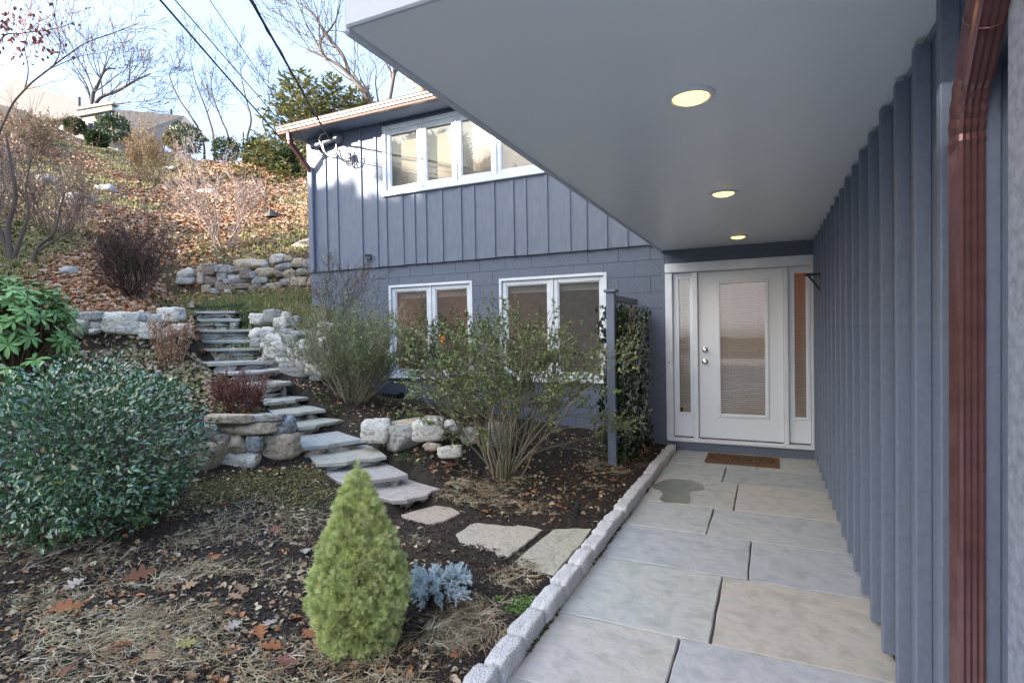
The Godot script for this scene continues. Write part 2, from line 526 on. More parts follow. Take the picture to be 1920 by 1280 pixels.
func make_walkway() -> void:
	var w := thing("walkway", "", "", Vector3.ZERO)
	w.set_meta("kind", "structure")
	var mb := MB.new()
	mb.box(Vector3(-.255, -.05, -2.4), Vector3(1.56, .06, 9.2))
	part(w, "mortar_bed", mb.mesh(), M.flagmort)
	var rows := [-6.965, -6.25, -5.63, -4.80, -4.16, -3.50, -2.72, -2.12, -1.4, -.7, .1, .9, 1.7, 2.1]
	var cuts := [-.12, -.42, -.27, -.42, -.12, -.26, -.40, -.1, -.45, -.2, -.4, -.1, -.3]
	var tones := [[lin(0.444, 0.480, 0.485), lin(0.440, 0.468, 0.462)], [lin(0.431, 0.468, 0.472), lin(0.383, 0.424, 0.448)], [lin(0.457, 0.462, 0.440), lin(0.488, 0.483, 0.462)], [lin(0.449, 0.480, 0.480), lin(0.439, 0.471, 0.499)], [lin(0.421, 0.458, 0.491), lin(0.428, 0.459, 0.503)], [lin(0.467, 0.500, 0.494), lin(0.503, 0.484, 0.449)], [lin(0.489, 0.492, 0.480), lin(0.447, 0.479, 0.522)]]
	for i in rows.size() - 1:
		for s in 2:
			var x0: float = -1.028 if s == 0 else cuts[i] + .005
			var x1: float = cuts[i] - .005 if s == 0 else .505
			var z0: float = rows[i] + .005
			var z1: float = rows[i + 1] - .005
			var o := []
			var y := rnd(-.002, .002)
			for e in [[x0, z0, x0, z1, 5], [x0, z1, x1, z1, 8], [x1, z1, x1, z0, 5], [x1, z0, x0, z0, 8]]:
				for k in int(e[4]):
					var t: float = k / float(e[4])
					var jx := rnd(-.004, .004)
					var jz := rnd(-.004, .004)
					o.append(Vector3(lerpf(e[0], e[2], t) + jx, y, lerpf(e[1], e[3], t) + jz))
			var p := MB.new()
			p.slab(o, .035, .006, .004, rng)
			var c := Vector3((x0 + x1) / 2, 0, (z0 + z1) / 2)
			var m := tinted(M.flag, tones[i % 7][s])
			m.uv1_offset = Vector3(rnd(0, 5), rnd(0, 5), rnd(0, 5))
			var st := part(w, "paving_stone", p.mesh(c), m, c)
			if i == 2 and s == 0:
				var wet := MB.new()
				var q := [[1243, 900], [1262, 897], [1280, 899], [1296, 898], [1303, 903], [1318, 908], [1322, 916], [1308, 920], [1299, 919], [1292, 925], [1296, 935], [1291, 944], [1270, 942], [1243, 940], [1236, 934], [1244, 926], [1238, 918], [1226, 915], [1222, 909], [1234, 905]]
				var pp := []
				for a in q: pp.append(at_y(a[0], a[1], y + .0035))
				wet.slab(pp, .0025, .001)
				var wetm := tinted(M.flag, lin(.20, .215, .17))
				wetm.roughness = .28
				part(st, "wet_patch", wet.mesh(c), wetm, Vector3.ZERO)
	var drive := MB.new()
	drive.box(Vector3(3.0, -.06, 8.1), Vector3(16.0, .08, 11.9), .01)
	var dv := part(self, "bounce_driveway", drive.mesh(), M.concrete)  # unseen pale slab added to bounce sky light up to the overhang ceiling
	dv.set_meta("kind", "structure")
	# concrete sliver under the timber wall
	mb = MB.new()
	mb.box(Vector3(.54, -.02, -2.4), Vector3(.07, .05, 9.2), .01)
	part(w, "footing", mb.mesh(), M.flagmort)
	# moss in the joint beside the kerb
	var places := []
	var tints := []
	var tuft := MB.new()
	for k in 7:
		var d := Vector3(rnd(-1, 1), rnd(.4, 1.2), rnd(-1, 1)).normalized()
		tuft.leaf(Vector3.ZERO, d, ru(), 1.0, .5, Color.WHITE)
	for k in 420:
		var zz := -1.4 - pow(rng.randf(), 1.4) * 4.0
		if lumps.get_noise_2d(zz * 60.0, 7.0) < 0.08: continue
		places.append(Transform3D(Basis.from_euler(Vector3(0, rnd(0, TAU), 0)).scaled(Vector3.ONE * rnd(.006, .017)), Vector3(-1.026 + rnd(-.006, .01), .0, zz)))
		tints.append(pick([Color(.05, .10, .02), Color(.08, .12, .03), Color(.06, .06, .02)]))
	many(w, "joint_moss", tuft.mesh(), M.dead, places, tints)

func make_kerb() -> void:
	var k := thing("granite_kerb", "row of rough grey granite blocks edging the bluestone walk", "kerb", Vector3(-1.08, 0, -4))
	var z := -6.86
	var meshes := []
	for q in 6: meshes.append(rock_mesh(12.0, .04, 60 + q, 7))
	while z < 1.2:
		var l := rnd(.25, .31)
		var b := part(k, "granite_block", meshes[rng.randi() % 6], M.granite, Vector3(rnd(-.006, .006), .022 + rnd(-.009, .009), z + l / 2 + 4))
		b.scale = Vector3(.051, .068, l / 2 - .006)
		b.rotation = Vector3(rnd(-.03, .03), rnd(-.04, .04), rnd(-.05, .05))
		z += l

# a boulder: superellipsoid roughened by noise; k sets how boxy it is
func rock_mesh(k: float, rough: float, seed_: int, n := 5, cut := 0) -> ArrayMesh:
	var f := FastNoiseLite.new()
	f.seed = seed_
	f.frequency = 0.9
	f.fractal_octaves = 3
	var r2 := RandomNumberGenerator.new()
	r2.seed = seed_
	var planes := []
	for i in cut:
		var d := Vector3(r2.randf_range(-1, 1), r2.randf_range(-1, 1), r2.randf_range(-1, 1)).normalized()
		planes.append([d, r2.randf_range(.62, .85)])
	var mb := MB.new()
	var sums := {}
	var keys := []
	for a in 3:
		for sg in [-1.0, 1.0]:
			var first := mb.v.size()
			for i in n + 1:
				for j in n + 1:
					var p := Vector3.ZERO
					p[a] = sg
					p[(a + 1) % 3] = tan((i * 2.0 / n - 1.0) * PI / 4)
					p[(a + 2) % 3] = tan((j * 2.0 / n - 1.0) * PI / 4)
					var q := pow(pow(absf(p.x), k) + pow(absf(p.y), k) + pow(absf(p.z), k), 1.0 / k)
					var w := p / q
					w *= 1.0 + f.get_noise_3d(w.x * 1.3, w.y * 1.3, w.z * 1.3) * rough * 4.0
					w += Vector3(f.get_noise_3d(w.x * 3, w.y * 3, 9), f.get_noise_3d(w.y * 3, 5, w.z * 3), f.get_noise_3d(3, w.z * 3, w.x * 3)) * rough * 1.6
					for pl in planes:
						var o: float = w.dot(pl[0]) - pl[1]
						if o > 0: w -= pl[0] * o * .9
					mb.v.append(w); mb.n.append(Vector3.ZERO); mb.c.append(Color.WHITE)
					keys.append(Vector3i((p / p.length() * 500.0).round()))
			for i in n:
				for j in n:
					var b := first + i * (n + 1) + j
					var quad := [b, b + n + 1, b + n + 2, b + 1] if sg > 0 else [b, b + 1, b + n + 2, b + n + 1]
					var nn: Vector3 = (mb.v[quad[2]] - mb.v[quad[0]]).cross(mb.v[quad[3]] - mb.v[quad[1]])
					for e in quad: sums[keys[e]] = sums.get(keys[e], Vector3.ZERO) + nn
					mb.ix.append_array(PackedInt32Array([quad[0], quad[2], quad[1], quad[0], quad[3], quad[2]]))
	for i in mb.v.size(): mb.n[i] = sums[keys[i]].normalized()
	return mb.mesh()

# ---------------------------------------------------------------- the house
func holes_wall(mb: MB, x0: float, x1: float, y0: float, y1: float, z0: float, z1: float, holes: Array) -> void:
	var xs := [x0, x1]
	var ys := [y0, y1]
	for h in holes:
		xs.append_array([h[0], h[1]]); ys.append_array([h[2], h[3]])
	xs.sort(); ys.sort()
	for i in xs.size() - 1:
		for j in ys.size() - 1:
			if xs[i + 1] - xs[i] < .001 or ys[j + 1] - ys[j] < .001: continue
			var c := Vector2((xs[i] + xs[i + 1]) / 2, (ys[j] + ys[j + 1]) / 2)
			if c.x < x0 or c.x > x1 or c.y < y0 or c.y > y1: continue
			var inside := false
			for h in holes:
				if c.x > h[0] and c.x < h[1] and c.y > h[2] and c.y < h[3]: inside = true
			if inside: continue
			mb.box(Vector3(c.x, c.y, (z0 + z1) / 2), Vector3(xs[i + 1] - xs[i], ys[j + 1] - ys[j], z1 - z0))

func ring(mb: MB, x0: float, x1: float, y0: float, y1: float, w: float, z0: float, z1: float, bv := .004) -> void:
	var d := z1 - z0
	var zc := (z0 + z1) / 2
	mb.box(Vector3(x0 + w / 2, (y0 + y1) / 2, zc), Vector3(w, y1 - y0, d), bv)
	mb.box(Vector3(x1 - w / 2, (y0 + y1) / 2, zc), Vector3(w, y1 - y0, d), bv)
	mb.box(Vector3((x0 + x1) / 2, y0 + w / 2, zc), Vector3(x1 - x0 - 2 * w, w, d - .002), bv)
	mb.box(Vector3((x0 + x1) / 2, y1 - w / 2, zc), Vector3(x1 - x0 - 2 * w, w, d - .002), bv)

func pane(parent: Node3D, x0: float, x1: float, y0: float, y1: float, z: float) -> void:
	var mb := MB.new()
	mb.box(Vector3.ZERO, Vector3(x1 - x0, y1 - y0, .005))
	part(parent, "pane", mb.mesh(), M.glass, Vector3((x0 + x1) / 2, (y0 + y1) / 2, z))

func window(house: Node3D, x0: float, x1: float, y0: float, y1: float, zf: float, cuts: Array, casing: float, blinds: int) -> void:
	var mb := MB.new()
	ring(mb, x0, x1, y0, y1, casing, zf - .10, zf + .014)
	var xs := [x0 + casing]
	for c in cuts: xs.append(c)
	xs.append(x1 - casing)
	for i in range(1, xs.size() - 1):
		mb.box(Vector3(xs[i], (y0 + y1) / 2, zf - .05), Vector3(.03, y1 - y0 - 2 * casing, .09), .003)
	var w := part(house, "window", mb.mesh(), M.white)
	mb = MB.new()
	mb.box(Vector3((x0 + x1) / 2, y0 - .012, zf + .006), Vector3(x1 - x0 + .03, .028, .06), .005)
	part(w, "sill", mb.mesh(), M.white)
	for i in xs.size() - 1:
		var a: float = xs[i] + (.016 if i > 0 else .003)
		var b: float = xs[i + 1] - (.016 if i < xs.size() - 2 else .003)
		mb = MB.new()
		ring(mb, a, b, y0 + casing + .003, y1 - casing - .003, .062, zf - .075, zf - .02, .006)
		ring(mb, a + .06, b - .06, y0 + casing + .063, y1 - casing - .063, .014, zf - .065, zf - .035, .004)
		part(w, "sash", mb.mesh(), M.white)
		pane(w, a + .066, b - .066, y0 + casing + .07, y1 - casing - .07, zf - .05)
		mb = MB.new()
		if blinds == 1:       # drawn shade
			mb.box(Vector3((a + b) / 2, (y0 + y1) / 2 + .02, zf - .16), Vector3(b - a - .02, y1 - y0 - .14, .004))
			part(w, "shade", mb.mesh(), M.shade)
		else:                 # blind pulled up to the head of the window
			for k in 9:
				mb.box(Vector3((a + b) / 2, y1 - casing - .075 - k * .011, zf - .14), Vector3(b - a - .09, .004, .045), 0, Basis.from_euler(Vector3(rnd(-.08, .08), 0, 0)))
			mb.box(Vector3((a + b) / 2, y1 - casing - .045, zf - .14), Vector3(b - a - .09, .04, .05))
			part(w, "blind", mb.mesh(), M.blind)

func make_house() -> void:
	var h := thing("house", "slate blue two-storey house with painted block base and board siding", "house", Vector3.ZERO)
	var ZF := -7.0
	var win1 := [-5.40, -3.90, .81, 2.24]
	var win2 := [-3.465, -1.90, .81, 2.24]
	var door := [-1.16, .485, -.2, 2.295]
	# ---- block wall
	var mb := MB.new()
	holes_wall(mb, -7.02, .52, -.2, 2.56, ZF - .2, ZF - .007, [win1, win2, door])
	var bw := part(h, "block_wall", mb.mesh(), M.mortar)
	var cache := {}
	var top := 2.555
	for row in 14:
		var y1 := top - row * .203
		var y0 := y1 - .197
		if row == 13: break
		var x := -7.02 - (.2 if row % 2 else 0.0)
		while x < .52:
			var a := maxf(x + .003, -7.02)
			var b := minf(x + .403, .515)
			x += .406
			# cut the block at openings
			var bits := [[a, b, y0, y1]]
			for o in [win1, win2, door]:
				var left := []
				for q in bits:
					if q[1] <= o[0] or q[0] >= o[1] or q[3] <= o[2] or q[2] >= o[3]:
						left.append(q); continue
					if q[0] < o[0]: left.append([q[0], o[0], q[2], q[3]])
					if q[1] > o[1]: left.append([o[1], q[1], q[2], q[3]])
					var l := maxf(q[0], o[0])
					var r := minf(q[1], o[1])
					if q[3] > o[3]: left.append([l, r, o[3], q[3]])
					if q[2] < o[2]: left.append([l, r, q[2], o[2]])
				bits = left
			for q in bits:
				if q[1] - q[0] < .03 or q[3] - q[2] < .02: continue
				var sz := Vector3(snappedf(q[1] - q[0], .002), snappedf(q[3] - q[2], .002), .04)
				if not cache.has(sz):
					var m2 := MB.new()
					m2.box(Vector3.ZERO, sz, .0035)
					cache[sz] = m2.mesh()
				part(bw, "concrete_block", cache[sz], M.block, Vector3((q[0] + q[1]) / 2, (q[2] + q[3]) / 2, ZF - .0205 + rnd(-.001, .0012)))
	# ---- upper wall: boards and battens
	var up := [-5.425, -2.65, 3.64, 4.70]
	mb = MB.new()
	holes_wall(mb, -7.02, -1.2, 2.56, 4.78, ZF - .2, ZF + .01, [up])
	var uw := part(h, "upper_wall", mb.mesh(), M.siding)
	var bx := []
	for c in [330, 393, 527, 613, 664, 755, 821, 884, 975, 1080, 1155, 1266, 1372, 1443, 1561, 1687, 1779]:
		bx.append(at_z(500 + c / 2.977, 415, ZF + .05).x)
	var xx: float = bx[-1] + .27
	while xx < -1.3:
		bx.append(xx); xx += rnd(.2, .32)
	var edges := [-7.02]
	edges.append_array(bx)
	edges.append(-1.205)
	for i in edges.size() - 1:
		var a: float = edges[i]
		var b: float = edges[i + 1]
		for q in [[a, b, 2.54, 4.76]] if b < up[0] or a > up[1] else [[a, b, 2.54, up[2] - .02]] + ([[a, up[0] - .002, up[2] - .02, 4.76]] if a < up[0] else []) + ([[up[1] + .002, b, up[2] - .02, 4.76]] if b > up[1] else []):
			if q[1] - q[0] < .02: continue
			mb = MB.new()
			mb.box(Vector3.ZERO, Vector3(q[1] - q[0] - .002, q[3] - q[2], .025), .002)
			part(uw, "siding_board", mb.mesh(), M.siding, Vector3((q[0] + q[1]) / 2, (q[2] + q[3]) / 2 + rnd(-.004, .004), ZF + .0245 + rnd(-.002, .002)))
	for x in bx:
		var y1: float = 4.755 if x < up[0] - .03 or x > up[1] + .03 else up[2] - .045
		mb = MB.new()
		mb.box(Vector3.ZERO, Vector3(.048, y1 - 2.535, .02), .003)
		part(uw, "batten", mb.mesh(), M.siding, Vector3(x, (y1 + 2.535) / 2, ZF + .047))
	# drip edge, left corner side, eave boards
	mb = MB.new()
	mb.box(Vector3(-4.1, 4.775, ZF + .18), Vector3(6.1, .02, .40))
	mb.box(Vector3(-4.1, 4.80, ZF + .385), Vector3(6.1, .12, .025), .003)
	part(h, "eave", mb.mesh(), M.siding)
	mb = MB.new()
	mb.box(Vector3(-7.015 - .01, 3.65, -10.5), Vector3(.03, 2.2, 6.98))
	mb.box(Vector3(-7.01, 1.2, -10.5), Vector3(.02, 2.7, 6.98))
	var gw := part(h, "gable_wall", mb.mesh(), M.siding)
	mb = MB.new()
	mb.box(Vector3.ZERO, Vector3(.03, 2.2, .05), .003)
	var gbm := mb.mesh()
	for k in 22: part(gw, "batten", gbm, M.siding, Vector3(-7.05, 3.65, -7.2 - k * .3))
	# ---- roof and gutter
	mb = MB.new()
	var rl := [Vector3(-7.22, 4.86, -6.55), Vector3(-1.0, 4.86, -6.55), Vector3(-1.0, 6.2, -11), Vector3(-7.22, 6.2, -11)]
	mb.quad(rl[0], rl[1], rl[2], rl[3])
	mb.quad(Vector3(-7.22, 6.2, -11), Vector3(-1.0, 6.2, -11), Vector3(-1.0, 4.86, -15), Vector3(-7.22, 4.86, -15))
	for q in [[rl[0], rl[1]], [rl[1], rl[2]], [rl[3], rl[0]]]:
		mb.quad_out(q[0], q[1], q[1] - Vector3(0, .05, 0), q[0] - Vector3(0, .05, 0), Vector3(-4, 5, -9))
	mb.quad(rl[3] - Vector3(0, .05, 0), rl[2] - Vector3(0, .05, 0), rl[1] - Vector3(0, .05, 0), rl[0] - Vector3(0, .05, 0))
	part(h, "roof", mb.mesh(), M.shingle)
	mb = MB.new()
	var gp := [Vector2(-6.605, 4.745), Vector2(-6.53, 4.745), Vector2(-6.522, 4.775), Vector2(-6.506, 4.785), Vector2(-6.504, 4.81), Vector2(-6.49, 4.826), Vector2(-6.486, 4.852), Vector2(-6.478, 4.862), Vector2(-6.49, 4.868), Vector2(-6.605, 4.866)]
	for i in gp.size():
		var a: Vector2 = gp[i]
		var b: Vector2 = gp[(i + 1) % gp.size()]
		mb.quad_out(Vector3(-7.2, a.y, a.x), Vector3(-1.0, a.y, a.x), Vector3(-1.0, b.y, b.x), Vector3(-7.2, b.y, b.x), Vector3(-4.1, 4.8, -6.55))
	for i in range(1, gp.size() - 1):
		mb.tri_out(Vector3(-7.2, gp[0].y, gp[0].x), Vector3(-7.2, gp[i].y, gp[i].x), Vector3(-7.2, gp[i + 1].y, gp[i + 1].x), Vector3(0, 4.8, -6.55))
	part(h, "gutter", mb.mesh(), M.gutter)
	# corner downspout
	mb = MB.new()
	var dz := ZF + .07
	mb.bar(Vector3(-6.98, 4.74, -6.56), Vector3(-6.97, 4.58, -6.57), .06, .075, .008, Vector3.RIGHT)
	mb.bar(Vector3(-6.97, 4.60, -6.56), Vector3(-6.90, 4.20, dz - .01), .06, .075, .008, Vector3.RIGHT)
	var ds := part(h, "downspout", mb.mesh(), M.brown)
	mb = MB.new()
	mb.box(Vector3(-6.895, 3.42, dz), Vector3(.07, 1.72, .055), .01)
	part(ds, "lower_pipe", mb.mesh(), M.siding)
	# ---- windows
	window(h, win1[0], win1[1], win1[2], win1[3], ZF, [-4.635], .04, 0)
	window(h, win2[0], win2[1], win2[2], win2[3], ZF, [-2.665], .04, 0)
	window(h, up[0], up[1], up[2], up[3], ZF + .05, [-4.72, -4.11, -3.465], .055, 1)
	make_door(h, ZF)
	# ---- overhanging upper storey
	mb = MB.new()
	mb.box(Vector3(-.345, 2.512, -4.185), Vector3(1.69, .056, 5.63))
	var so := part(h, "overhang_ceiling", mb.mesh(), M.soffit)
	var zs := [-7.0, -6.24, -3.80, -1.373]
	for k in 3:
		mb = MB.new()
		mb.box(Vector3.ZERO, Vector3(1.685, .026, zs[k + 1] - zs[k] - .003), .0015)
		part(so, "ceiling_panel", mb.mesh(), M.soffit, Vector3(-.345, 2.4725 + rnd(-.0008, .0008), (zs[k] + zs[k + 1]) / 2))
	mb = MB.new()
	mb.box(Vector3(-1.197, 2.495, -4.19), Vector3(.022, .11, 5.66), .008)
	mb.box(Vector3(-.345, 2.50, -1.362), Vector3(1.69, .09, .022), .006)
	part(so, "edge_trim", mb.mesh(), M.fascia)
	mb = MB.new()
	mb.box(Vector3(3.4, 3.75, -4.19), Vector3(9.2, 2.42, 5.62))
	var us := part(h, "upper_storey", mb.mesh(), M.fascia)
	mb = MB.new()
	mb.box(Vector3.ZERO, Vector3(.02, 2.38, .05), .003)
	var obm := mb.mesh()
	for k in 19: part(us, "batten", obm, M.fascia, Vector3(-1.21, 3.77, -6.8 + k * .3))
	mb = MB.new()
	mb.box(Vector3(3.4, 5.02, -4.4), Vector3(9.9, .12, 6.7), .01)
	part(h, "flat_roof", mb.mesh(), M.shingle)
	# ---- timber wall along the walk
	mb = MB.new()
	mb.box(Vector3(.60, 1.245, -4.25), Vector3(.16, 2.43, 5.5))
	var sw := part(h, "side_wall", mb.mesh(), M.wall)
	var zb := -6.88
	var bt := MB.new()
	bt.box(Vector3.ZERO, Vector3(.048, 2.42, .044), .004)
	var btm := bt.mesh()
	var bd := MB.new()
	bd.box(Vector3.ZERO, Vector3(.02, 2.42, .30), .002)
	var bdm := bd.mesh()
	while zb < -1.5:
		part(sw, "siding_board", bdm, M.wall, Vector3(.509 + rnd(-.0015, .0015), 1.24, zb + .1525))
		part(sw, "batten", btm, M.wall, Vector3(.477, 1.235 + rnd(-.006, .004), zb + rnd(-.004, .004)))
		zb += .3055
	mb = MB.new()
	mb.box(Vector3(.495, 2.445, -4.25), Vector3(.014, .028, 5.5), .003)
	part(sw, "top_trim", mb.mesh(), M.wall)
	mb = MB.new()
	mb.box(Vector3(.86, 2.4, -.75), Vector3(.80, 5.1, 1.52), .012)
	part(h, "corner_pier", mb.mesh(), M.pier_skylit)
	# ---- brown downspout beside the walk
	var dn := downpipe()
	part(h, "downspout", dn, M.brown).set_meta("label", "brown corrugated metal downspout strapped to the timber wall")
	# ---- rooms behind the glass
	mb = MB.new()
	mb.box(Vector3(.5, 1.2, -14.1), Vector3(15.2, 7.4, .2))
	mb.box(Vector3(8.1, 2.4, -7.7), Vector3(.2, 5.1, 12.6))
	mb.box(Vector3(.5, -.28, -7.7), Vector3(15.0, .15, 12.6))
	mb.box(Vector3(4.5, 1.2, -1.5), Vector3(7.0, 2.5, .2))
	part(h, "outer_shell", mb.mesh(), M.siding)
	mb = MB.new()
	mb.box(Vector3(-4.2, 1.2, -10.5), Vector3(5.4, 2.7, .1))
	mb.box(Vector3(-6.85, 1.2, -8.85), Vector3(.1, 2.7, 3.2))
	mb.box(Vector3(-1.42, 1.2, -8.85), Vector3(.1, 2.7, 3.2))
	mb.box(Vector3(-4.2, 2.5, -8.85), Vector3(5.4, .06, 3.3))
	var lr := part(h, "lower_room", mb.mesh(), M.room)
	mb = MB.new()
	mb.box(Vector3(-4.1, -.06, -8.85), Vector3(5.5, .1, 3.3))
	part(lr, "room_floor", mb.mesh(), M.roomfloor)
	mb = MB.new()
	mb.box(Vector3(.1, 1.2, -9.6), Vector3(2.9, 2.7, .1))
	mb.box(Vector3(1.5, 1.2, -8.4), Vector3(.1, 2.7, 2.4))
	mb.box(Vector3(.1, 2.5, -8.4), Vector3(2.9, .06, 2.4))
	mb.box(Vector3(.1, .03, -8.4), Vector3(2.9, .1, 2.4))
	part(h, "entrance_hall", mb.mesh(), M.hall)
	mb = MB.new()
	mb.box(Vector3(-4.1, 4.78, -10.4), Vector3(5.8, .04, 6.7))
	mb.box(Vector3(-4.1, 2.58, -10.4), Vector3(5.8, .04, 6.7))
	part(h, "upper_room", mb.mesh(), M.room)
	# small vent hood on the siding
	mb = MB.new()
	var vp := at_z(690, 482, ZF + .06)
	mb.box(vp, Vector3(.10, .075, .05), .006)
	mb.bar(vp + Vector3(-.055, .035, .02), vp + Vector3(.055, .035, .02), .014, .075, .003)
	part(h, "vent_hood", mb.mesh(), M.conduit)

func downpipe() -> ArrayMesh:
	var mb := MB.new()
	# corrugated section: an outline in (x, z) swept along the pipe
	var sec := []
	var w := .05
	var d := .088
	for e in [[-1, -1, 0, 1], [-1, 1, 1, 0], [1, 1, 0, -1], [1, -1, -1, 0]]:
		for k in 8:
			var t: float = k / 8.0
			var p := Vector2(e[0] + 2 * t * e[2], e[1] + 2 * t * e[3])
			var g := .0 if k == 0 else (.0028 if k % 2 else -.0012)
			var q := Vector2(p.x * w / 2, p.y * d / 2)
			var nn := Vector2(-e[3], e[2])
			sec.append(q + nn * g)
	var path := [Vector3(.443, .02, -1.70), Vector3(.443, 1.92, -1.70)]
	for k in 9:       # crimped elbow
		var a := k / 8.0
		path.append(Vector3(.443 - .004 * a, 1.92 + .17 * sin(a * .75) / .68 * .85, -1.70 + .17 * (1 - cos(a * .75)) / .27 * .33))
	var dir := Vector3(-.03, .72, .68).normalized()
	var last: Vector3 = path[-1]
	for k in 3: path.append(last + dir * (.02 + k * .4))
	var rings := []
	for i in path.size():
		var t: Vector3 = (path[mini(i + 1, path.size() - 1)] - path[maxi(i - 1, 0)]).normalized()
		var sx := (Vector3.RIGHT - t * t.x).normalized()
		var sz := sx.cross(t)
		var s := 1.0
		if i >= 2 and i <= 10: s = 1.06 if i % 2 else .98
		if i > 10: s = 1.08
		var r := []
		for q in sec: r.append(path[i] + (sx * q.x + sz * q.y) * s)
		rings.append(r)
	for i in path.size() - 1:
		for k in sec.size():
			var j := (k + 1) % sec.size()
			mb.quad_out(rings[i][k], rings[i][j], rings[i + 1][j], rings[i + 1][k], (path[i] + path[i + 1]) / 2)
	# strap wire
	var c: Vector3 = last + dir * .14
	var pts := []
	for k in 13:
		var an := TAU * k / 12.0
		pts.append(c + Vector3.RIGHT * cos(an) * .036 + dir.cross(Vector3.RIGHT).normalized() * sin(an) * .058)
	mb.tube(pts, pts.map(func(_p): return .0022), 5)
	return mb.mesh()

func make_door(h: Node3D, zf: float) -> void:
	var mb := MB.new()
	# outer casing, header with a proud cap, mullions, threshold
	mb.box(Vector3(-1.115, 1.14, zf), Vector3(.085, 2.06, .07), .006)
	mb.box(Vector3(.458, 1.14, zf), Vector3(.05, 2.06, .07), .006)
	mb.box(Vector3(-.337, 2.232, zf + .004), Vector3(1.64, .115, .09), .008)
	mb.box(Vector3(-.807, 1.14, zf - .01), Vector3(.062, 2.06, .07), .006)
	mb.box(Vector3(.182, 1.14, zf - .01), Vector3(.05, 2.06, .07), .006)
	mb.box(Vector3(-.337, .125, zf + .012), Vector3(1.62, .04, .12), .008)
	var d := part(h, "door", mb.mesh(), M.white)
	d.set_meta("label", "white glazed entrance door with two narrow sidelights")
	# leaf with a glazed opening
	mb = MB.new()
	var z := zf - .05
	holes_wall(mb, -.772, .154, .155, 2.168, z - .02, z + .02, [[-.53, -.03, .45, 2.02]])
	ring(mb, -.565, .005, .415, 2.055, .042, z + .012, z + .034, .008)
	part(d, "door_leaf", mb.mesh(), M.doorwhite)
	pane(d, -.53, -.03, .45, 2.02, z + .018)
	# sidelights
	for s in [[-1.07, -.84, -1.008, -.868], [.21, .43, .265, .39]]:
		mb = MB.new()
		holes_wall(mb, s[0], s[1], .155, 2.168, z - .02, z + .016, [[s[2], s[3], .45, 2.10]])
		ring(mb, s[2] - .028, s[3] + .028, .422, 2.128, .034, z + .01, z + .03, .006)
		part(d, "sidelight", mb.mesh(), M.doorwhite)
		pane(d, s[2], s[3], .45, 2.10, z + .012)
	for s in [[-.525, -.035, 2.0], [-1.005, -.87, 2.05], [.268, .387, 2.05]]:
		mb = MB.new()
		var y := .46
		while y < s[2]:
			mb.box(Vector3((s[0] + s[1]) / 2, y, z - .012), Vector3(s[1] - s[0], .0016, .017), 0, Basis.from_euler(Vector3(.55, 0, 0)))
			y += .024
		for q in [.2, .8]:
			mb.box(Vector3(lerpf(s[0], s[1], q), (s[2] + .46) / 2, z - .004), Vector3(.003, s[2] - .46, .002))
		part(d, "blind", mb.mesh(), M.blind)
	# bottom sweeps of the sidelights
	mb = MB.new()
	mb.box(Vector3(-.955, .151, z + .022), Vector3(.22, .012, .02))
	mb.box(Vector3(.32, .151, z + .022), Vector3(.215, .012, .02))
	mb.box(Vector3(-.31, .151, z + .03), Vector3(.9, .01, .02))
	part(d, "weather_sweep", mb.mesh(), M.dark)
	for k in [[1.083, .029], [1.228, .027]]:
		mb = MB.new()
		var tilt := Basis.from_euler(Vector3(PI / 2, 0, 0))
		mb.lathe(Vector3(-.70, k[0], z + .02), [Vector2(.0, .0), Vector2(.034, .0), Vector2(.034, .006), Vector2(.016, .012), Vector2(.014, .03), Vector2(k[1], .042), Vector2(k[1], .055), Vector2(.018, .064), Vector2(0, .066)], 20, Color.WHITE, tilt)
		part(d, "door_knob" if k[0] < 1.1 else "deadbolt", mb.mesh(), M.metal)
	# bell push, alarm sticker, riser below the threshold
	mb = MB.new()
	mb.lathe(Vector3(-1.118, 1.073, zf + .035), [Vector2(0, 0), Vector2(.011, 0), Vector2(.010, .006), Vector2(0, .008)], 12, Color.WHITE, Basis.from_euler(Vector3(PI / 2, 0, 0)))
	part(d, "bell_push", mb.mesh(), M.metal)
	mb = MB.new()
	var sp := [Vector2(-.03, .035), Vector2(0, .028), Vector2(.03, .035), Vector2(.034, .005), Vector2(.028, -.03), Vector2(0, -.042), Vector2(-.028, -.03), Vector2(-.034, .005)]
	for layer in [[1.0, .0], [.78, .0015]]:
		var st := MB.new()
		for i in sp.size():
			st.tri_out(Vector3(0, 0, layer[1]), Vector3(sp[i].x, sp[i].y, 0) * layer[0] + Vector3(0, 0, layer[1]), Vector3(sp[(i + 1) % 8].x, sp[(i + 1) % 8].y, 0) * layer[0] + Vector3(0, 0, layer[1]), Vector3(0, 0, -1))
		part(d, "alarm_sticker", st.mesh(), mat(lin(.55, .42, .16), .4) if layer[0] == 1.0 else M.dark, Vector3(-.985, .49, z + .0205))
	mb = MB.new()
	mb.box(Vector3(-.337, .02, zf - .02), Vector3(1.64, .17, .10), .005)
	part(d, "riser", mb.mesh(), M.block)

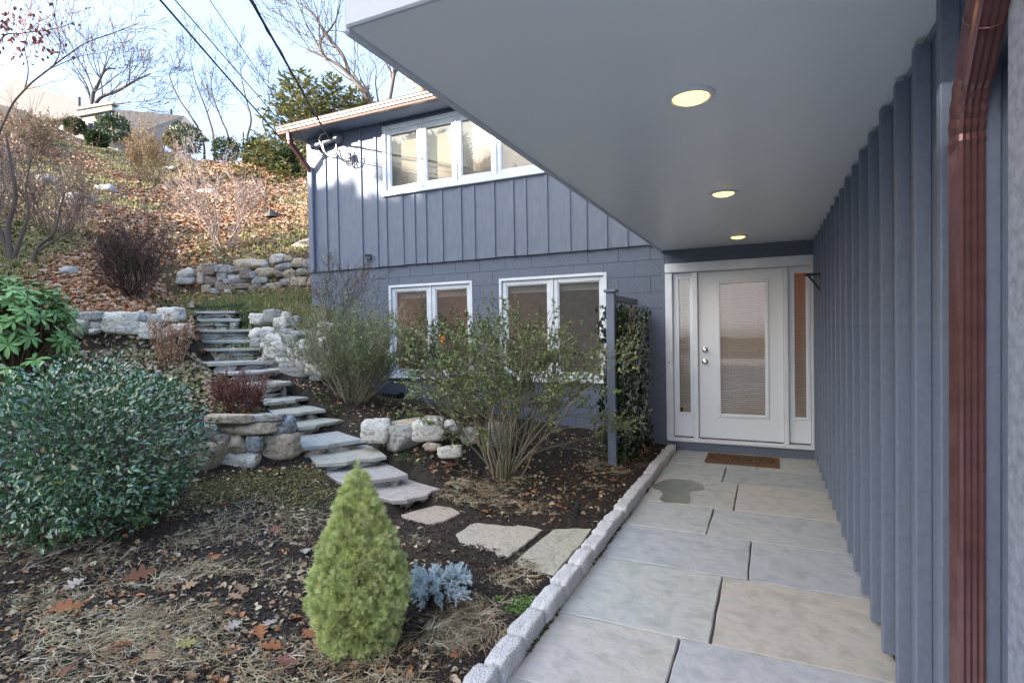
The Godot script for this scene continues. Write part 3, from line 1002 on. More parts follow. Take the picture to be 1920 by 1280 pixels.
# ---------------------------------------------------------------- lamps, mat and fittings
func ceiling_light(where: Vector3, label: String) -> void:
	var t := thing("ceiling_light", label, "light", where, "recessed lights in the overhang")
	var mb := MB.new()
	mb.lathe(Vector3.ZERO, [Vector2(.098, .0), Vector2(.098, -.006), Vector2(.09, -.011), Vector2(.078, -.012), Vector2(.07, -.006), Vector2(.07, .0)].map(func(p): return Vector2(p.x, p.y)), 36)
	part(t, "trim_ring", mb.mesh(), M.white)
	mb = MB.new()
	mb.lathe(Vector3.ZERO, [Vector2(.071, -.003), Vector2(.068, -.012), Vector2(.058, -.019), Vector2(.04, -.024), Vector2(.0, -.026)], 32)
	var g := StandardMaterial3D.new()
	g.albedo_color = Color(.9, .8, .6)
	g.emission_enabled = true
	g.emission = Color(1.0, .80, .46)
	g.emission_energy_multiplier = .42
	part(t, "lens", mb.mesh(), g)
	var l := SpotLight3D.new()
	l.name = "lamp_beam"
	l.light_color = Color(1.0, .80, .52)
	l.light_energy = .045
	l.light_size = .06
	l.spot_angle = 80
	l.spot_angle_attenuation = 1.0
	l.spot_range = 12
	l.spot_attenuation = 2
	l.shadow_enabled = true
	t.add_child(l)
	l.position = Vector3(0, -.032, 0)
	l.rotation = Vector3(-PI / 2, 0, 0)

func make_fittings() -> void:
	ceiling_light(Vector3(-.285, 2.46, -2.40), "round recessed ceiling light above the walk, farthest from the white door")
	ceiling_light(Vector3(-.285, 2.46, -4.22), "round recessed ceiling light halfway between the other two lights")
	ceiling_light(Vector3(-.285, 2.46, -6.32), "round recessed ceiling light just in front of the white door")
	# lamp glimpsed in the lower room, with the table it stands on
	var lp := at_z(828, 640, -9.0)
	var tb := thing("side_table", "dark wooden table seen through the smaller lower window", "table", Vector3(lp.x, 0, lp.z))
	var mb := MB.new()
	mb.box(Vector3(0, lp.y - .30, 0), Vector3(.6, .04, .45), .006)
	part(tb, "table_top", mb.mesh(), M.roomfloor)
	for sx in [-.26, .26]:
		for sz in [-.18, .18]:
			mb = MB.new()
			mb.box(Vector3(sx, (lp.y - .32) / 2, sz), Vector3(.05, lp.y - .32, .05), .004)
			part(tb, "leg", mb.mesh(), M.roomfloor)
	var la := thing("table_lamp", "lit lamp with a warm shade behind the smaller lower window", "lamp", Vector3(lp.x, lp.y - .28, lp.z))
	mb = MB.new()
	mb.lathe(Vector3.ZERO, [Vector2(0, 0), Vector2(.07, 0), Vector2(.07, .015), Vector2(.02, .03), Vector2(.035, .1), Vector2(.012, .2), Vector2(0, .2)], 16)
	part(la, "lamp_base", mb.mesh(), M.metal)
	mb = MB.new()
	mb.lathe(Vector3.ZERO, [Vector2(.10, .18), Vector2(.06, .36)], 20)
	var g := StandardMaterial3D.new()
	g.albedo_color = Color(.9, .6, .3)
	g.emission_enabled = true
	g.emission = Color(1.0, .55, .2)
	g.emission_energy_multiplier = .09
	part(la, "lamp_shade", mb.mesh(), g)
	var o := OmniLight3D.new()
	o.name = "bulb_glow"
	o.light_color = Color(1.0, .68, .36)
	o.light_energy = .12
	o.light_size = .08
	o.omni_range = 12
	o.omni_attenuation = 2
	o.shadow_enabled = true
	la.add_child(o)
	o.position = Vector3(0, .42, 0)
	# ceiling lamp in the hall behind the door
	var hl := thing("hall_light", "lit ceiling lamp inside the hall behind the right sidelight", "light", Vector3(.55, 2.47, -8.3))
	mb = MB.new()
	mb.lathe(Vector3.ZERO, [Vector2(.12, 0), Vector2(.11, -.05), Vector2(.06, -.08), Vector2(0, -.085)], 20)
	var g3: StandardMaterial3D = g.duplicate()
	g3.emission = Color(1.0, .78, .5)
	part(hl, "lens", mb.mesh(), g3)
	var o2: OmniLight3D = o.duplicate()
	o2.light_color = Color(1.0, .72, .42)
	o2.light_energy = .035
	hl.add_child(o2)
	o2.position = Vector3(0, -.16, 0)
	# doormat
	var dm := thing("doormat", "brown coir doormat lettered WIPE YOUR PAWS before the door", "doormat", Vector3(-.28, .004, -6.60))
	mb = MB.new()
	mb.box(Vector3(0, .009, 0), Vector3(.75, .018, .44), .005)
	part(dm, "coir_pad", mb.mesh(), M.mat)
	for tx in [["WIPE YOUR", -.045, .36], ["PAWS", .055, .20]]:
		var tm := TextMesh.new()
		var sf := SystemFont.new()
		sf.font_names = PackedStringArray(["Droid Serif"])
		tm.font = sf
		tm.text = tx[0]
		tm.font_size = 64
		tm.pixel_size = .00125
		tm.depth = .002
		var tp := part(dm, "lettering", tm, M.ink, Vector3(0, .0188, tx[1]))
		tp.rotation = Vector3(-PI / 2, 0, 0)
		tp.scale = Vector3(.95, 1, 1)
	mb = MB.new()
	for k in 34:      # printed oval wreath of paw marks
		var a := TAU * k / 34.0
		var c := Vector3(cos(a) * .315, .0195, sin(a) * .165)
		for q in [[0, 0, .014], [.014, -.012, .006], [-.014, -.012, .006], [0, -.02, .006]]:
			var w := c + Vector3(cos(a) * -q[1] - sin(a) * q[0], 0, sin(a) * -q[1] + cos(a) * q[0])
			for e in 6:
				mb.tri_out(w, w + Vector3(cos(TAU * e / 6), 0, sin(TAU * e / 6)) * q[2] * .8, w + Vector3(cos(TAU * (e + 1) / 6), 0, sin(TAU * (e + 1) / 6)) * q[2] * .8, w - Vector3.UP)
	part(dm, "paw_border", mb.mesh(), M.ink)
	# wall bracket on the timber wall by the door
	var wb := thing("wall_bracket", "dark metal bracket jutting from the timber wall beside the door", "bracket", Vector3(.465, 1.93, -6.05))
	mb = MB.new()
	mb.box(Vector3(-.004, -.02, 0), Vector3(.012, .2, .05), .003)
	part(wb, "back_plate", mb.mesh(), M.dark)
	mb = MB.new()
	mb.box(Vector3(-.075, .06, 0), Vector3(.14, .02, .16), .004)
	part(wb, "shelf_arm", mb.mesh(), M.dark)
	mb = MB.new()
	mb.bar(Vector3(-.01, -.09, 0), Vector3(-.11, .05, 0), .018, .018, .003, Vector3.BACK)
	part(wb, "brace", mb.mesh(), M.dark)
	# low stake light in the bed
	var p := on_ground(1083, 966)
	var st := thing("path_light", "small black stake light in the mulch beside the kerb", "light", p)
	mb = MB.new()
	mb.lathe(Vector3(0, -.03, 0), [Vector2(0, 0), Vector2(.016, 0), Vector2(.018, .10), Vector2(0, .10)], 12)
	part(st, "stake", mb.mesh(), M.dark)
	mb = MB.new()
	mb.lathe(Vector3(0, .066, 0), [Vector2(0, 0), Vector2(.026, 0), Vector2(.024, .022), Vector2(.008, .028), Vector2(0, .028)], 14)
	part(st, "cap", mb.mesh(), M.dark)
	# black drain outlet under the small window
	p = at_z(737, 724, -6.84)
	var dr := thing("drain_outlet", "flat black plastic drain outlet under the smaller lower window", "drain", Vector3(p.x, ground_y(p.x, p.z), p.z))
	mb = MB.new()
	mb.box(Vector3(0, .03, 0), Vector3(.30, .08, .16), .012)
	part(dr, "housing", mb.mesh(), M.dark)
	mb = MB.new()
	for k in 5: mb.box(Vector3(-.1 + k * .05, .03, .084), Vector3(.012, .05, .008))
	part(dr, "grate", mb.mesh(), M.conduit)

func make_service() -> void:
	# conduit with weatherhead under the eave and its cables
	var a := at_z(585, 276, -6.86)
	var b := at_z(632, 258, -6.86)
	var c := thing("service_conduit", "painted horizontal service conduit with weatherhead under the gutter", "conduit", a)
	var mb := MB.new()
	mb.tube([Vector3.ZERO, b - a], [.045, .045], 12, Color.WHITE, true)
	part(c, "pipe", mb.mesh(), M.conduit)
	mb = MB.new()
	mb.lathe(b - a, [Vector2(0, -.05), Vector2(.075, -.05), Vector2(.075, .01), Vector2(.05, .06), Vector2(0, .08)], 14, Color.WHITE, Basis.from_euler(Vector3(0, 0, .9)))
	part(c, "weatherhead", mb.mesh(), M.conduit)
	mb = MB.new()
	for q in [.12, .5]: mb.box((b - a) * q + Vector3(0, .02, -.06), Vector3(.04, .12, .10), .004)
	part(c, "strap", mb.mesh(), M.conduit)
	# pale drip loops
	var loops := [
		[[618, 262], [612, 252], [603, 252], [598, 260], [601, 268]],
		[[602, 268], [604, 278], [610, 287], [620, 291], [629, 288], [632, 278]],
		[[605, 268], [607, 280], [614, 290], [624, 294], [632, 290], [636, 276]],
		[[630, 270], [630, 280], [626, 288]],
	]
	var k := 0
	for l in loops:
		var pts := []
		for q in l: pts.append(at_z(q[0], q[1], -6.80 + k * .015))
		pts = smooth(pts)
		mb = MB.new()
		mb.tube(pts, pts.map(func(_x): return .010), 6, Color.WHITE, true)
		part(c, "drip_loop", mb.mesh(a), M.cable)
		k += 1
	# cable bracket and dark hanging loops
	var e := at_z(655, 292, -6.90)
	var hk := thing("cable_clip", "dark cable loops hanging from a clip on the sunlit siding", "cable clip", e)
	mb = MB.new()
	mb.box(Vector3.ZERO, Vector3(.05, .10, .05), .005)
	part(hk, "clip", mb.mesh(), M.conduit)
	for l in [[[652, 300], [653, 308], [657, 310], [660, 304], [658, 292]], [[656, 300], [661, 311], [667, 308], [671, 295], [668, 293]], [[649, 302], [650, 308], [655, 311], [659, 309]]]:
		var pts := []
		for q in l: pts.append(at_z(q[0], q[1], -6.89))
		pts = smooth(pts)
		mb = MB.new()
		mb.tube(pts, pts.map(func(_x): return .009), 5, Color.WHITE, true)
		part(hk, "cable_loop", mb.mesh(e), M.wire)
	# overhead lines to a pole out of view
	var lines := [
		[[300, 0, 5.0], [528, 262, -6.55], .010, "thick black overhead line running to the gutter corner"],
		[[328, 0, 5.2], [560, 268, -6.6], .006, "thin overhead wire close beside the thick black line"],
		[[393, 0, 5.4], [575, 272, -6.7], .0045, "finest overhead wire, alone between two thicker lines"],
		[[470, 0, 5.0], [617, 260, -6.78], .014, "heavy twisted black service line ending at the drip loops"],
	]
	var far := []
	for l in lines:
		var p := at_z(l[1][0], l[1][1], l[1][2])
		var q := at(l[0][0], l[0][1], l[0][2])
		var r := p + (q - p) * 4.6
		var pts := []
		for i in 25:
			var t := i / 24.0
			pts.append(p.lerp(r, t) - Vector3.UP * sin(t * PI) * .0)
		mb = MB.new()
		mb.tube(pts, pts.map(func(_x): return l[2]), 6)
		if l[2] > .012:    # the second strand of the twist
			var pt2 := []
			for i in 181:
				var t := i / 180.0
				pt2.append(p.lerp(r, t) + Vector3(cos(t * 120), sin(t * 120), 0) * .016)
			mb.tube(pt2, pt2.map(func(_x): return .007), 4)
		solo("power_line", l[3], "power line", mb.mesh(p), M.wire, p)
		far.append(r)
	var o := Vector3.ZERO
	for r in far: o += r / 4.0
	var gy := ground_y(o.x, o.z)
	var pole := thing("utility_pole", "wooden utility pole carrying the overhead lines", "pole", Vector3(o.x, gy, o.z))
	mb = MB.new()
	mb.tube([Vector3.ZERO, Vector3(0, o.y - gy + 1.0, 0)], [.16, .12], 10, Color(.12, .09, .07), true)
	part(pole, "post", mb.mesh(), M.bark)
	mb = MB.new()
	for r in far: mb.bar(Vector3(0, r.y - gy, 0), r - Vector3(o.x, gy, o.z), .05, .05)
	part(pole, "line_arm", mb.mesh(), M.bark)

func smooth(pts: Array) -> Array:
	var cu := Curve3D.new()
	for i in pts.size():
		var t: Vector3 = (pts[mini(i + 1, pts.size() - 1)] - pts[maxi(i - 1, 0)]) / 5.0
		cu.add_point(pts[i], -t, t)
	var out := []
	for i in (pts.size() - 1) * 5 + 1: out.append(cu.samplef(i / 5.0))
	return out

func make_trellis() -> void:
	var x := -1.505
	var t := thing("trellis", "slate blue trellis with capped post beside the entrance", "trellis", Vector3(x, .03, -5.70))
	var mb := MB.new()
	mb.box(Vector3(0, .92, 0), Vector3(.09, 1.86, .09), .006)
	part(t, "post", mb.mesh(), M.siding)
	mb = MB.new()
	mb.box(Vector3(0, 1.87, 0), Vector3(.13, .03, .13), .006)
	part(t, "post_cap", mb.mesh(), M.siding)
	for r in [[1.80, .07], [.12, .06]]:
		mb = MB.new()
		mb.box(Vector3(0, r[0], -.63), Vector3(.05, r[1], 1.15), .005)
		part(t, "rail", mb.mesh(), M.siding)
	for k in 9:
		mb = MB.new()
		mb.bar(Vector3(.01, .12, -.10 - k * .12), Vector3(.01, 1.79, -.10 - k * .12), .03, .012, .002, Vector3.BACK)
		part(t, "lattice_strip", mb.mesh(), M.siding)
	for k in 12:
		mb = MB.new()
		mb.bar(Vector3(-.005, .22 + k * .135, -.06), Vector3(-.005, .22 + k * .135, -1.19), .03, .012, .002)
		part(t, "lattice_strip", mb.mesh(), M.siding)
	# ivy over it
	var v := thing("ivy", "dark green ivy clothing the trellis beside the entrance", "ivy", Vector3(x, .03, -6.3))
	mb = MB.new()
	for k in 26:
		var z := rnd(-.5, .52)
		var pts := []
		for i in 9:
			pts.append(Vector3(rnd(-.02, .05), i * .21, z + sin(i * 1.1 + k) * .06))
		mb.tube(pts, pts.map(func(_q): return rnd(.003, .006)), 4, Color(.06, .045, .03))
	part(v, "stem", mb.mesh(), M.bark)
	mb = MB.new()
	var outline := [[0, .02], [.05, .32], [.2, .5], [.35, .33], [.5, .36], [.7, .2], [1, .0]]
	for k in 6500:
		var y := rnd(-.02, 1.74)
		var z := rnd(-.6, .6)
		var bulge := .10 + .09 * absf(sin(z * 5 + y * 3)) + .05 * sin(y * 7 + z * 9)
		if y > 1.66 and rng.randf() < .6: continue
		var sd := 1.0 if rng.randf() < .72 else -1.0
		var p := Vector3(sd * bulge * rnd(.35, 1.0), y, z)
		if rng.randf() < .1: p.z = .60 * signf(z); 
		var up := (Vector3(sd, rnd(-.1, .7), rnd(-.5, .5)) + rv() * .35).normalized()
		var d := (Vector3(rnd(-.2, .2), -1, rnd(-.6, .6))).normalized()
		mb.outline_leaf(p, d, up, rnd(.035, .065), outline, pick([Color(.05, .105, .035), Color(.036, .08, .03), Color(.075, .13, .045), Color(.055, .09, .045)]), .15, .15)
	part(v, "foliage", mb.mesh(), M.gloss).set_meta("kind", "stuff")

# ---------------------------------------------------------------- stonework
var rocks := []
func make_rocks() -> void:
	for i in 5: rocks.append(rock_mesh(4.5, .06, 100 + i, 6, 3))
	for i in 5: rocks.append(rock_mesh(2.8, .07, 120 + i, 6, 4))
	for i in 5: rocks.append(rock_mesh(8.0, .035, 140 + i, 7, 1))
func stone(parent: Node3D, called: String, x0: float, y0: float, x1: float, y1: float, f: float, m: Material, round_ := false, deep := 0.8, boxy := false) -> MeshInstance3D:
	var a := at(x0, (y0 + y1) / 2, f)
	var b := at(x1, (y0 + y1) / 2, f)
	var t := at((x0 + x1) / 2, y0, f)
	var u := at((x0 + x1) / 2, y1, f)
	var w := a.distance_to(b)
	var h := t.distance_to(u)
	var c := (t + u) / 2
	var d := clampf((w + h) * .5 * deep, .10, .45)
	var back := Vector3(ray(960, 620).x, 0, ray(960, 620).z).normalized()
	var o := MeshInstance3D.new()
	o.name = called
	o.mesh = rocks[(10 if boxy else 5 if round_ else 0) + rng.randi() % 5]
	o.material_override = m
	parent.add_child(o, true)
	o.position = c + back * (d * .5 - .02 + rnd(-.015, .015)) - parent.position
	o.rotation = Vector3(rnd(-.06, .06), deg_to_rad(YAW) + rnd(-.12, .12) + (PI if rng.randf() < .5 else 0.0), rnd(-.05, .05))
	o.scale = Vector3(w * .56, h * .56, d * .5)
	return o

func tone(k: String) -> Material:
	return {"w": M.rock_white, "g": M.rock_grey, "t": M.rock_tan, "b": M.rock_brown, "u": M.rock_blue, "m": M.moss}[k]

func wall_of(called: String, label: String, list: Array, ox: float, oy: float, sc: float, f0: float, f1: float, base: Vector3, boxy := 0.0) -> Node3D:
	var t := thing(called, label, "stone wall", base)
	var lo := 1e9
	var hi := -1e9
	for s in list:
		lo = minf(lo, s[0]); hi = maxf(hi, s[2])
	for s in list:
		var k: float = ((s[0] + s[2]) / 2.0 - lo) / (hi - lo)
		var f: float = lerpf(f0, f1, k) + (s[5] if s.size() > 5 else 0.0)
		stone(t, "mortar_core" if s.size() > 5 and s[2] - s[0] > 320 else "stone", ox + s[0] / sc, oy + s[1] / sc, ox + s[2] / sc, oy + s[3] / sc, f, tone(s[4]), rng.randf() < .4, .8, rng.randf() < boxy)
	return t

func make_steps() -> void:
	var back := Vector3(ray(700, 620).x, 0, ray(700, 620).z).normalized()
	var st := thing("stone_steps", "curving flight of bluestone slab steps up the garden bank", "steps", at_y(775, 935, .0))
	# front edge of each tread: left x, y, right x, y, height (or two depths)
	var T := [
		[738, 938, 829, 916, .15], [642, 905, 764, 888, .245], [592, 868, 725, 854, .34], [560, 838, 680, 822, .44], [543, 803, 641, 786, .54],
		[522, 776, 609, 767, .64], [500, 754, 579, 744, .735], [480, 723, 547, 713, [6.5, 6.85]], [437, 702, 525, 690, [6.72, 7.2]], [395, 683, 513, 673, [6.95, 7.45]],
		[383, 655, 490, 652, [7.5, 7.72]], [376, 639, 477, 637, [7.8, 8.0]], [357, 619, 472, 617, [8.1, 8.3]], [343, 598, 449, 598, [8.4, 8.55]], [338, 583, 440, 584, [8.7, 8.8]],
	]
	var prev_y := .04
	for i in T.size():
		var e = T[i]
		var a: Vector3
		var b: Vector3
		if e[4] is Array:
			a = at(e[0], e[1], e[4][0]); b = at(e[2], e[3], e[4][1])
		else:
			a = at_y(e[0], e[1], e[4]); b = at_y(e[2], e[3], e[4])
		var y := (a.y + b.y) / 2
		a.y = y; b.y = y
		var along := (b - a).normalized()
		var inw := Vector3(along.z, 0, -along.x)
		if inw.dot(back) < 0: inw = -inw
		inw = (inw + Vector3(-.25, 0, 0)).normalized()
		var depth := .62
		var o := []
		for k in 6:
			var t := k / 5.0
			o.append(a.lerp(b, t) + inw * (rnd(-.03, .03) - .03 * sin(t * PI)))
		o.append(b + inw * depth * .5 + along * rnd(-.02, .03))
		for k in 4:
			o.append(b.lerp(a, k / 3.0) + inw * (depth + rnd(-.03, .03)))
		o.append(a + inw * depth * .5 - along * rnd(-.02, .04))
		for k in o.size(): o[k] += Vector3(0, rnd(-.003, .003), 0)
		var mb := MB.new()
		var thick := rnd(.032, .046)
		mb.slab(o, thick, .010, .02, rng)
		var m: StandardMaterial3D = tinted(M.step, lin(rnd(.41, .48), rnd(.42, .47), rnd(.38, .44)))
		part(st, "tread", mb.mesh(st.position), m)
		# riser stones below the front edge
		var gap := y - thick - prev_y
		var n := 3 if i > 8 else 2
		var x := 0.03
		var len := a.distance_to(b)
		while x < len - .06:
			var w := minf(rnd(.2, .42), len - .04 - x)
			var layers := 1 if gap < .07 or rng.randf() < .35 else 2
			for q in layers:
				var r := MeshInstance3D.new()
				r.name = "riser_stone"
				r.mesh = rocks[rng.randi() % 5]
				r.material_override = [M.rock_grey, M.rock_tan, M.step, M.rock_grey, M.rock_white][rng.randi() % 5]
				st.add_child(r, true)
				var hh := (maxf(gap, .06) + .025) / layers + .006
				r.position = a + along * (x + w / 2) + inw * (.105 + rnd(0, .025)) + Vector3.UP * (-thick - hh * (q + .5) + .004) - st.position
				r.scale = Vector3(w * .54, hh * .56, .09)
				r.rotation.y = atan2(-along.z, along.x) + rnd(-.08, .08)
			x += w
		prev_y = y
		var cc := (a + b) / 2 + inw * depth * .5
		var nn := Vector3(-along.z, 0, along.x)
		carve.append([Vector3(cc.x, y - thick + .004, cc.z), along, nn, len / 2 + .05, depth / 2 + .04])

func make_stepping_stones() -> void:
	var L := [
		["broad pale flagstone with a pointed right end between mulch patches", [[845, 991], [860, 980], [889, 968], [930, 975], [977, 984], [1018, 993], [1004, 1004], [990, 1015], [970, 1030], [950, 1045], [925, 1040], [899, 1031], [876, 1026], [862, 1013]], .045, lin(0.497, 0.446, 0.370)],
		["greenish flagstone with straight sides touching the granite kerb", [[963, 1052], [985, 1035], [1010, 1013], [1037, 992], [1075, 990], [1108, 991], [1094, 1011], [1066, 1045], [1040, 1077], [1010, 1071], [980, 1062]], .05, lin(0.455, 0.434, 0.358)],
		["small oval tan flagstone below the lowest slab step", [[753, 965], [785, 955], [819, 947], [845, 951], [864, 961], [839, 973], [815, 979], [792, 984], [762, 978]], .06, lin(0.483, 0.409, 0.336)],
	]
	for s in L:
		var pts := []
		for q in s[1]: pts.append(at_y(q[0], q[1], s[2]))
		pts.reverse()
		var c := Vector3.ZERO
		for p in pts: c += p / pts.size()
		# finer, worn outline
		var fine := []
		for i in pts.size():
			for k in 3:
				fine.append(pts[i].lerp(pts[(i + 1) % pts.size()], k / 3.0) + Vector3(rnd(-.006, .006), rnd(-.002, .002), rnd(-.006, .006)))
		var mb := MB.new()
		mb.slab(fine, .05, .006, .012, rng)
		c.y = s[2] - .05
		solo("stepping_stone", s[0], "stepping stone", mb.mesh(c), tinted(M.step, s[3]), c)
		carve.append([Vector3(c.x, s[2] - .022, c.z), Vector3.RIGHT, Vector3.BACK, .30, .22])

func make_stonework() -> void:
	var lowwall := wall_of("retaining_wall", "low mortared wall of tan and white stones beside the slab steps", [
		[150, 728, 380, 772, "t"], [370, 725, 560, 765, "g"], [180, 758, 515, 845, "t"], [508, 748, 628, 838, "u"], [160, 836, 255, 882, "b"], [203, 850, 354, 950, "t"], [376, 850, 454, 930, "u"], [443, 846, 634, 978, "t"], [232, 935, 412, 1030, "w"], [0, 890, 232, 1062, "t"], [90, 785, 190, 852, "g"], [-60, 800, 110, 900, "g"], [-150, 880, 10, 1060, "t"],
		[120, 775, 540, 985, "m", .10]], 340, 540, 3.0475, 4.62, 5.0, at_y(470, 870, .33), .55)
	wall_of("retaining_wall", "long low wall of large whitewashed stones behind the rhododendron", [
		[490, 618, 622, 682, "w"], [628, 616, 806, 690, "g"], [498, 682, 732, 806, "w"], [724, 686, 802, 750, "w"], [710, 750, 788, 802, "w"], [812, 626, 1112, 787, "w"], [1112, 622, 1182, 692, "u"], [1120, 690, 1225, 830, "w"], [1180, 640, 1300, 760, "g"], [1262, 585, 1432, 692, "w"], [1365, 712, 1492, 792, "w"], [1300, 688, 1445, 722, "m"], [1230, 750, 1370, 830, "g"], [350, 678, 502, 790, "w"], [370, 618, 492, 682, "g"], [200, 625, 372, 790, "w"], [60, 620, 205, 700, "g"], [40, 695, 205, 800, "w"], [-160, 620, 60, 800, "w"],
		[-100, 650, 1400, 800, "m", .16]], 0, 440, 4.267, 7.15, 7.2, at(200, 645, 7.2), .85)
	wall_of("retaining_wall", "pale rubble stone wall holding the terrace right of the steps", [
		[378, 228, 472, 292, "w", .3], [393, 148, 497, 204, "w", .45], [472, 126, 555, 192, "g", .45], [522, 168, 604, 238, "w", .3], [512, 236, 622, 268, "g", .15], [612, 242, 742, 275, "g", .1], [488, 262, 572, 318, "w"], [448, 258, 492, 308, "g", .1], [572, 268, 652, 312, "g"], [516, 308, 612, 352, "w"], [598, 330, 684, 390, "w"], [468, 342, 548, 398, "w"], [544, 343, 604, 388, "g"], [538, 386, 652, 432, "w"], [646, 376, 745, 438, "w"], [562, 428, 720, 508, "g"], [478, 462, 560, 512, "w"], [676, 296, 765, 352, "w"], [398, 288, 452, 332, "g", .2], [452, 312, 522, 346, "w", .1], [608, 308, 692, 337, "g"], [458, 222, 518, 262, "w", .2], [552, 136, 625, 172, "w", .5], [588, 162, 664, 232, "g", .4], [776, 188, 845, 242, "w", .3], [836, 198, 905, 238, "w", .3], [696, 340, 765, 402, "g"], [712, 428, 775, 492, "w"], [738, 246, 805, 280, "w", .1], [760, 280, 850, 360, "w"], [765, 360, 860, 430, "g"], [770, 430, 870, 500, "w"], [430, 395, 545, 440, "g", .05], [720, 490, 800, 530, "g"],
		[460, 260, 800, 500, "g", .16]], 340, 540, 3.0475, 7.35, 7.25, at(570, 700, 7.25), .6)
	wall_of("retaining_wall", "dry stone wall of brown and grey stones at the hillside foot", [
		[262, 383, 428, 482, "w"], [272, 476, 432, 548, "g"], [462, 345, 532, 438, "t"], [528, 342, 648, 452, "b"], [478, 436, 538, 542, "t"], [528, 438, 668, 572, "b"], [638, 362, 692, 422, "g"], [648, 398, 768, 488, "g"], [672, 356, 792, 432, "g"], [788, 362, 834, 432, "g"], [832, 366, 912, 442, "b"], [902, 383, 1004, 488, "b"], [840, 288, 1118, 388, "t"], [752, 442, 1014, 552, "g"], [668, 482, 728, 528, "g"], [718, 462, 762, 512, "g"], [738, 502, 834, 542, "g"], [662, 528, 852, 614, "b"], [520, 556, 604, 630, "t"], [616, 588, 694, 644, "g"], [752, 602, 814, 648, "w"], [866, 542, 994, 608, "b"], [998, 412, 1074, 484, "g"], [1062, 382, 1238, 468, "t"], [1008, 458, 1114, 562, "g"], [1106, 476, 1174, 534, "g"], [1182, 248, 1334, 328, "w"], [1328, 262, 1424, 314, "t"], [1238, 326, 1424, 402, "g"], [1422, 288, 1544, 374, "t"], [1238, 398, 1334, 474, "b"], [1328, 398, 1454, 484, "t"], [1446, 376, 1594, 454, "g"], [1166, 518, 1304, 604, "t"], [1298, 478, 1424, 564, "g"], [1418, 478, 1564, 564, "t"], [1096, 558, 1204, 624, "b"], [1198, 596, 1404, 634, "g"], [1396, 558, 1584, 624, "b"], [846, 598, 1004, 644, "g"], [996, 558, 1104, 624, "b"], [1112, 322, 1194, 388, "g"], [1538, 298, 1680, 374, "g"], [1560, 450, 1700, 560, "t"], [1590, 374, 1720, 452, "b"],
		[480, 380, 1680, 630, "b", .2]], 280, 430, 5.333, 10.5, 10.5, at(430, 548, 10.5), .4)
	# boulders edging the bed under the windows
	var bl := [["rugged white boulder at the left end of the bed edge", 118, 198, 412, 445, "w", 5.35], ["large grey block with a ragged face in the bed edge", 385, 235, 835, 550, "g", 5.3], ["big white boulder leaning on the grey block", 732, 200, 1065, 425, "w", 5.3], ["thin flat tan stone lying on top of the grey block", 405, 182, 1000, 262, "t", 5.5], ["small wedge stone under the big white boulder", 865, 450, 1052, 535, "t", 5.2], ["low white rock lying half buried in mulch", 1040, 505, 1302, 625, "w", 5.05], ["white boulder behind the leafy shrub's lower stems", 1085, 188, 1295, 345, "w", 5.55], ["angular grey stone seen through the leafy shrub", 1316, 285, 1524, 455, "g", 5.6], ["smooth grey slab boulder behind the leafy shrub", 1636, 245, 1925, 505, "g", 5.75]]
	for b in bl:
		var t := thing("boulder", b[0], "boulder", at(660 + (b[1] + b[3]) / 12.8, 760 + b[4] / 6.4, b[6]), "boulders edging the bed")
		var o := stone(t, "rock", 660 + b[1] / 6.4, 760 + b[2] / 6.4, 660 + b[3] / 6.4, 760 + b[4] / 6.4, b[6], tone(b[5]), b[5] == "w", 1.0, b[5] != "t" and rng.randf() < .7)
	# boulders out on the hillside
	for b in [["pale flat boulder half way up the hill under the hedge", 366, 351, 400, 366, "g"], ["grey boulder on the leafy slope left of the golden bush", 172, 344, 208, 360, "g"], ["broad grey rock sunk in the left of the hillside", 100, 360, 162, 385, "g"], ["grey outcrop among brambles high on the slope", 42, 325, 96, 347, "g"], ["sunlit white boulder beside the house corner", 540, 446, 590, 468, "t"], ["light grey boulder just above the rhododendron", 98, 499, 137, 518, "g"], ["small stone lying in leaves on the steep slope", 300, 310, 328, 322, "g"], ["rounded stone lying in leaves below the conifer", 330, 270, 362, 280, "g"]]:
		var g := on_ground((b[1] + b[3]) / 2.0, b[4] - 2)
		var f := -(g.x * sin(deg_to_rad(YAW)) + g.z * cos(deg_to_rad(YAW)))
		var t := thing("boulder", b[0], "boulder", g, "boulders on the hillside")
		stone(t, "rock", b[1], b[2], b[3], b[4] + 3, f, tone(b[5]), true, 1.0)

# ---------------------------------------------------------------- plants
# P: seg, wander, up, taper, kids [per level], ang, ratio, rratio
func grow(mb: MB, p: Vector3, d: Vector3, ln: float, r: float, lvl: int, P: Dictionary, tips: Array, col: Color) -> void:
	var n: int = P.seg
	var pts := [p]
	var rad := [r]
	var dir := d
	for i in n:
		dir = (dir + rv() * P.wander + Vector3.UP * P.up).normalized()
		p += dir * ln / n
		pts.append(p)
		rad.append(lerpf(r, maxf(r * P.taper, P.rmin), (i + 1.0) / n))
	mb.tube(pts, rad, 6 if r > .03 else (4 if r > .004 else 3), col)
	if lvl <= 0:
		tips.append([p, dir, ln, pts])
		return
	var kids: int = P.kids[mini(lvl - 1, P.kids.size() - 1)]
	for k in kids:
		var t := rnd(P.get("from", .35), 1.0) if k > 0 else 1.0
		var i := mini(int(t * n), n - 1)
		var q: Vector3 = pts[i].lerp(pts[i + 1], t * n - i)
		var rr: float = lerpf(rad[i], rad[i + 1], t * n - i)
		var ax: Vector3 = dir.cross(ru()).normalized()
		var nd: Vector3 = (pts[i + 1] - pts[i]).normalized().rotated(ax, rnd(.4, 1.0) * P.ang if k > 0 else rnd(.05, .3) * P.ang)
		grow(mb, q, nd, ln * P.ratio * rnd(.7, 1.15), maxf(rr * (P.rratio if k > 0 else .9), P.rmin), lvl - 1, P, tips, jit(col, .06))

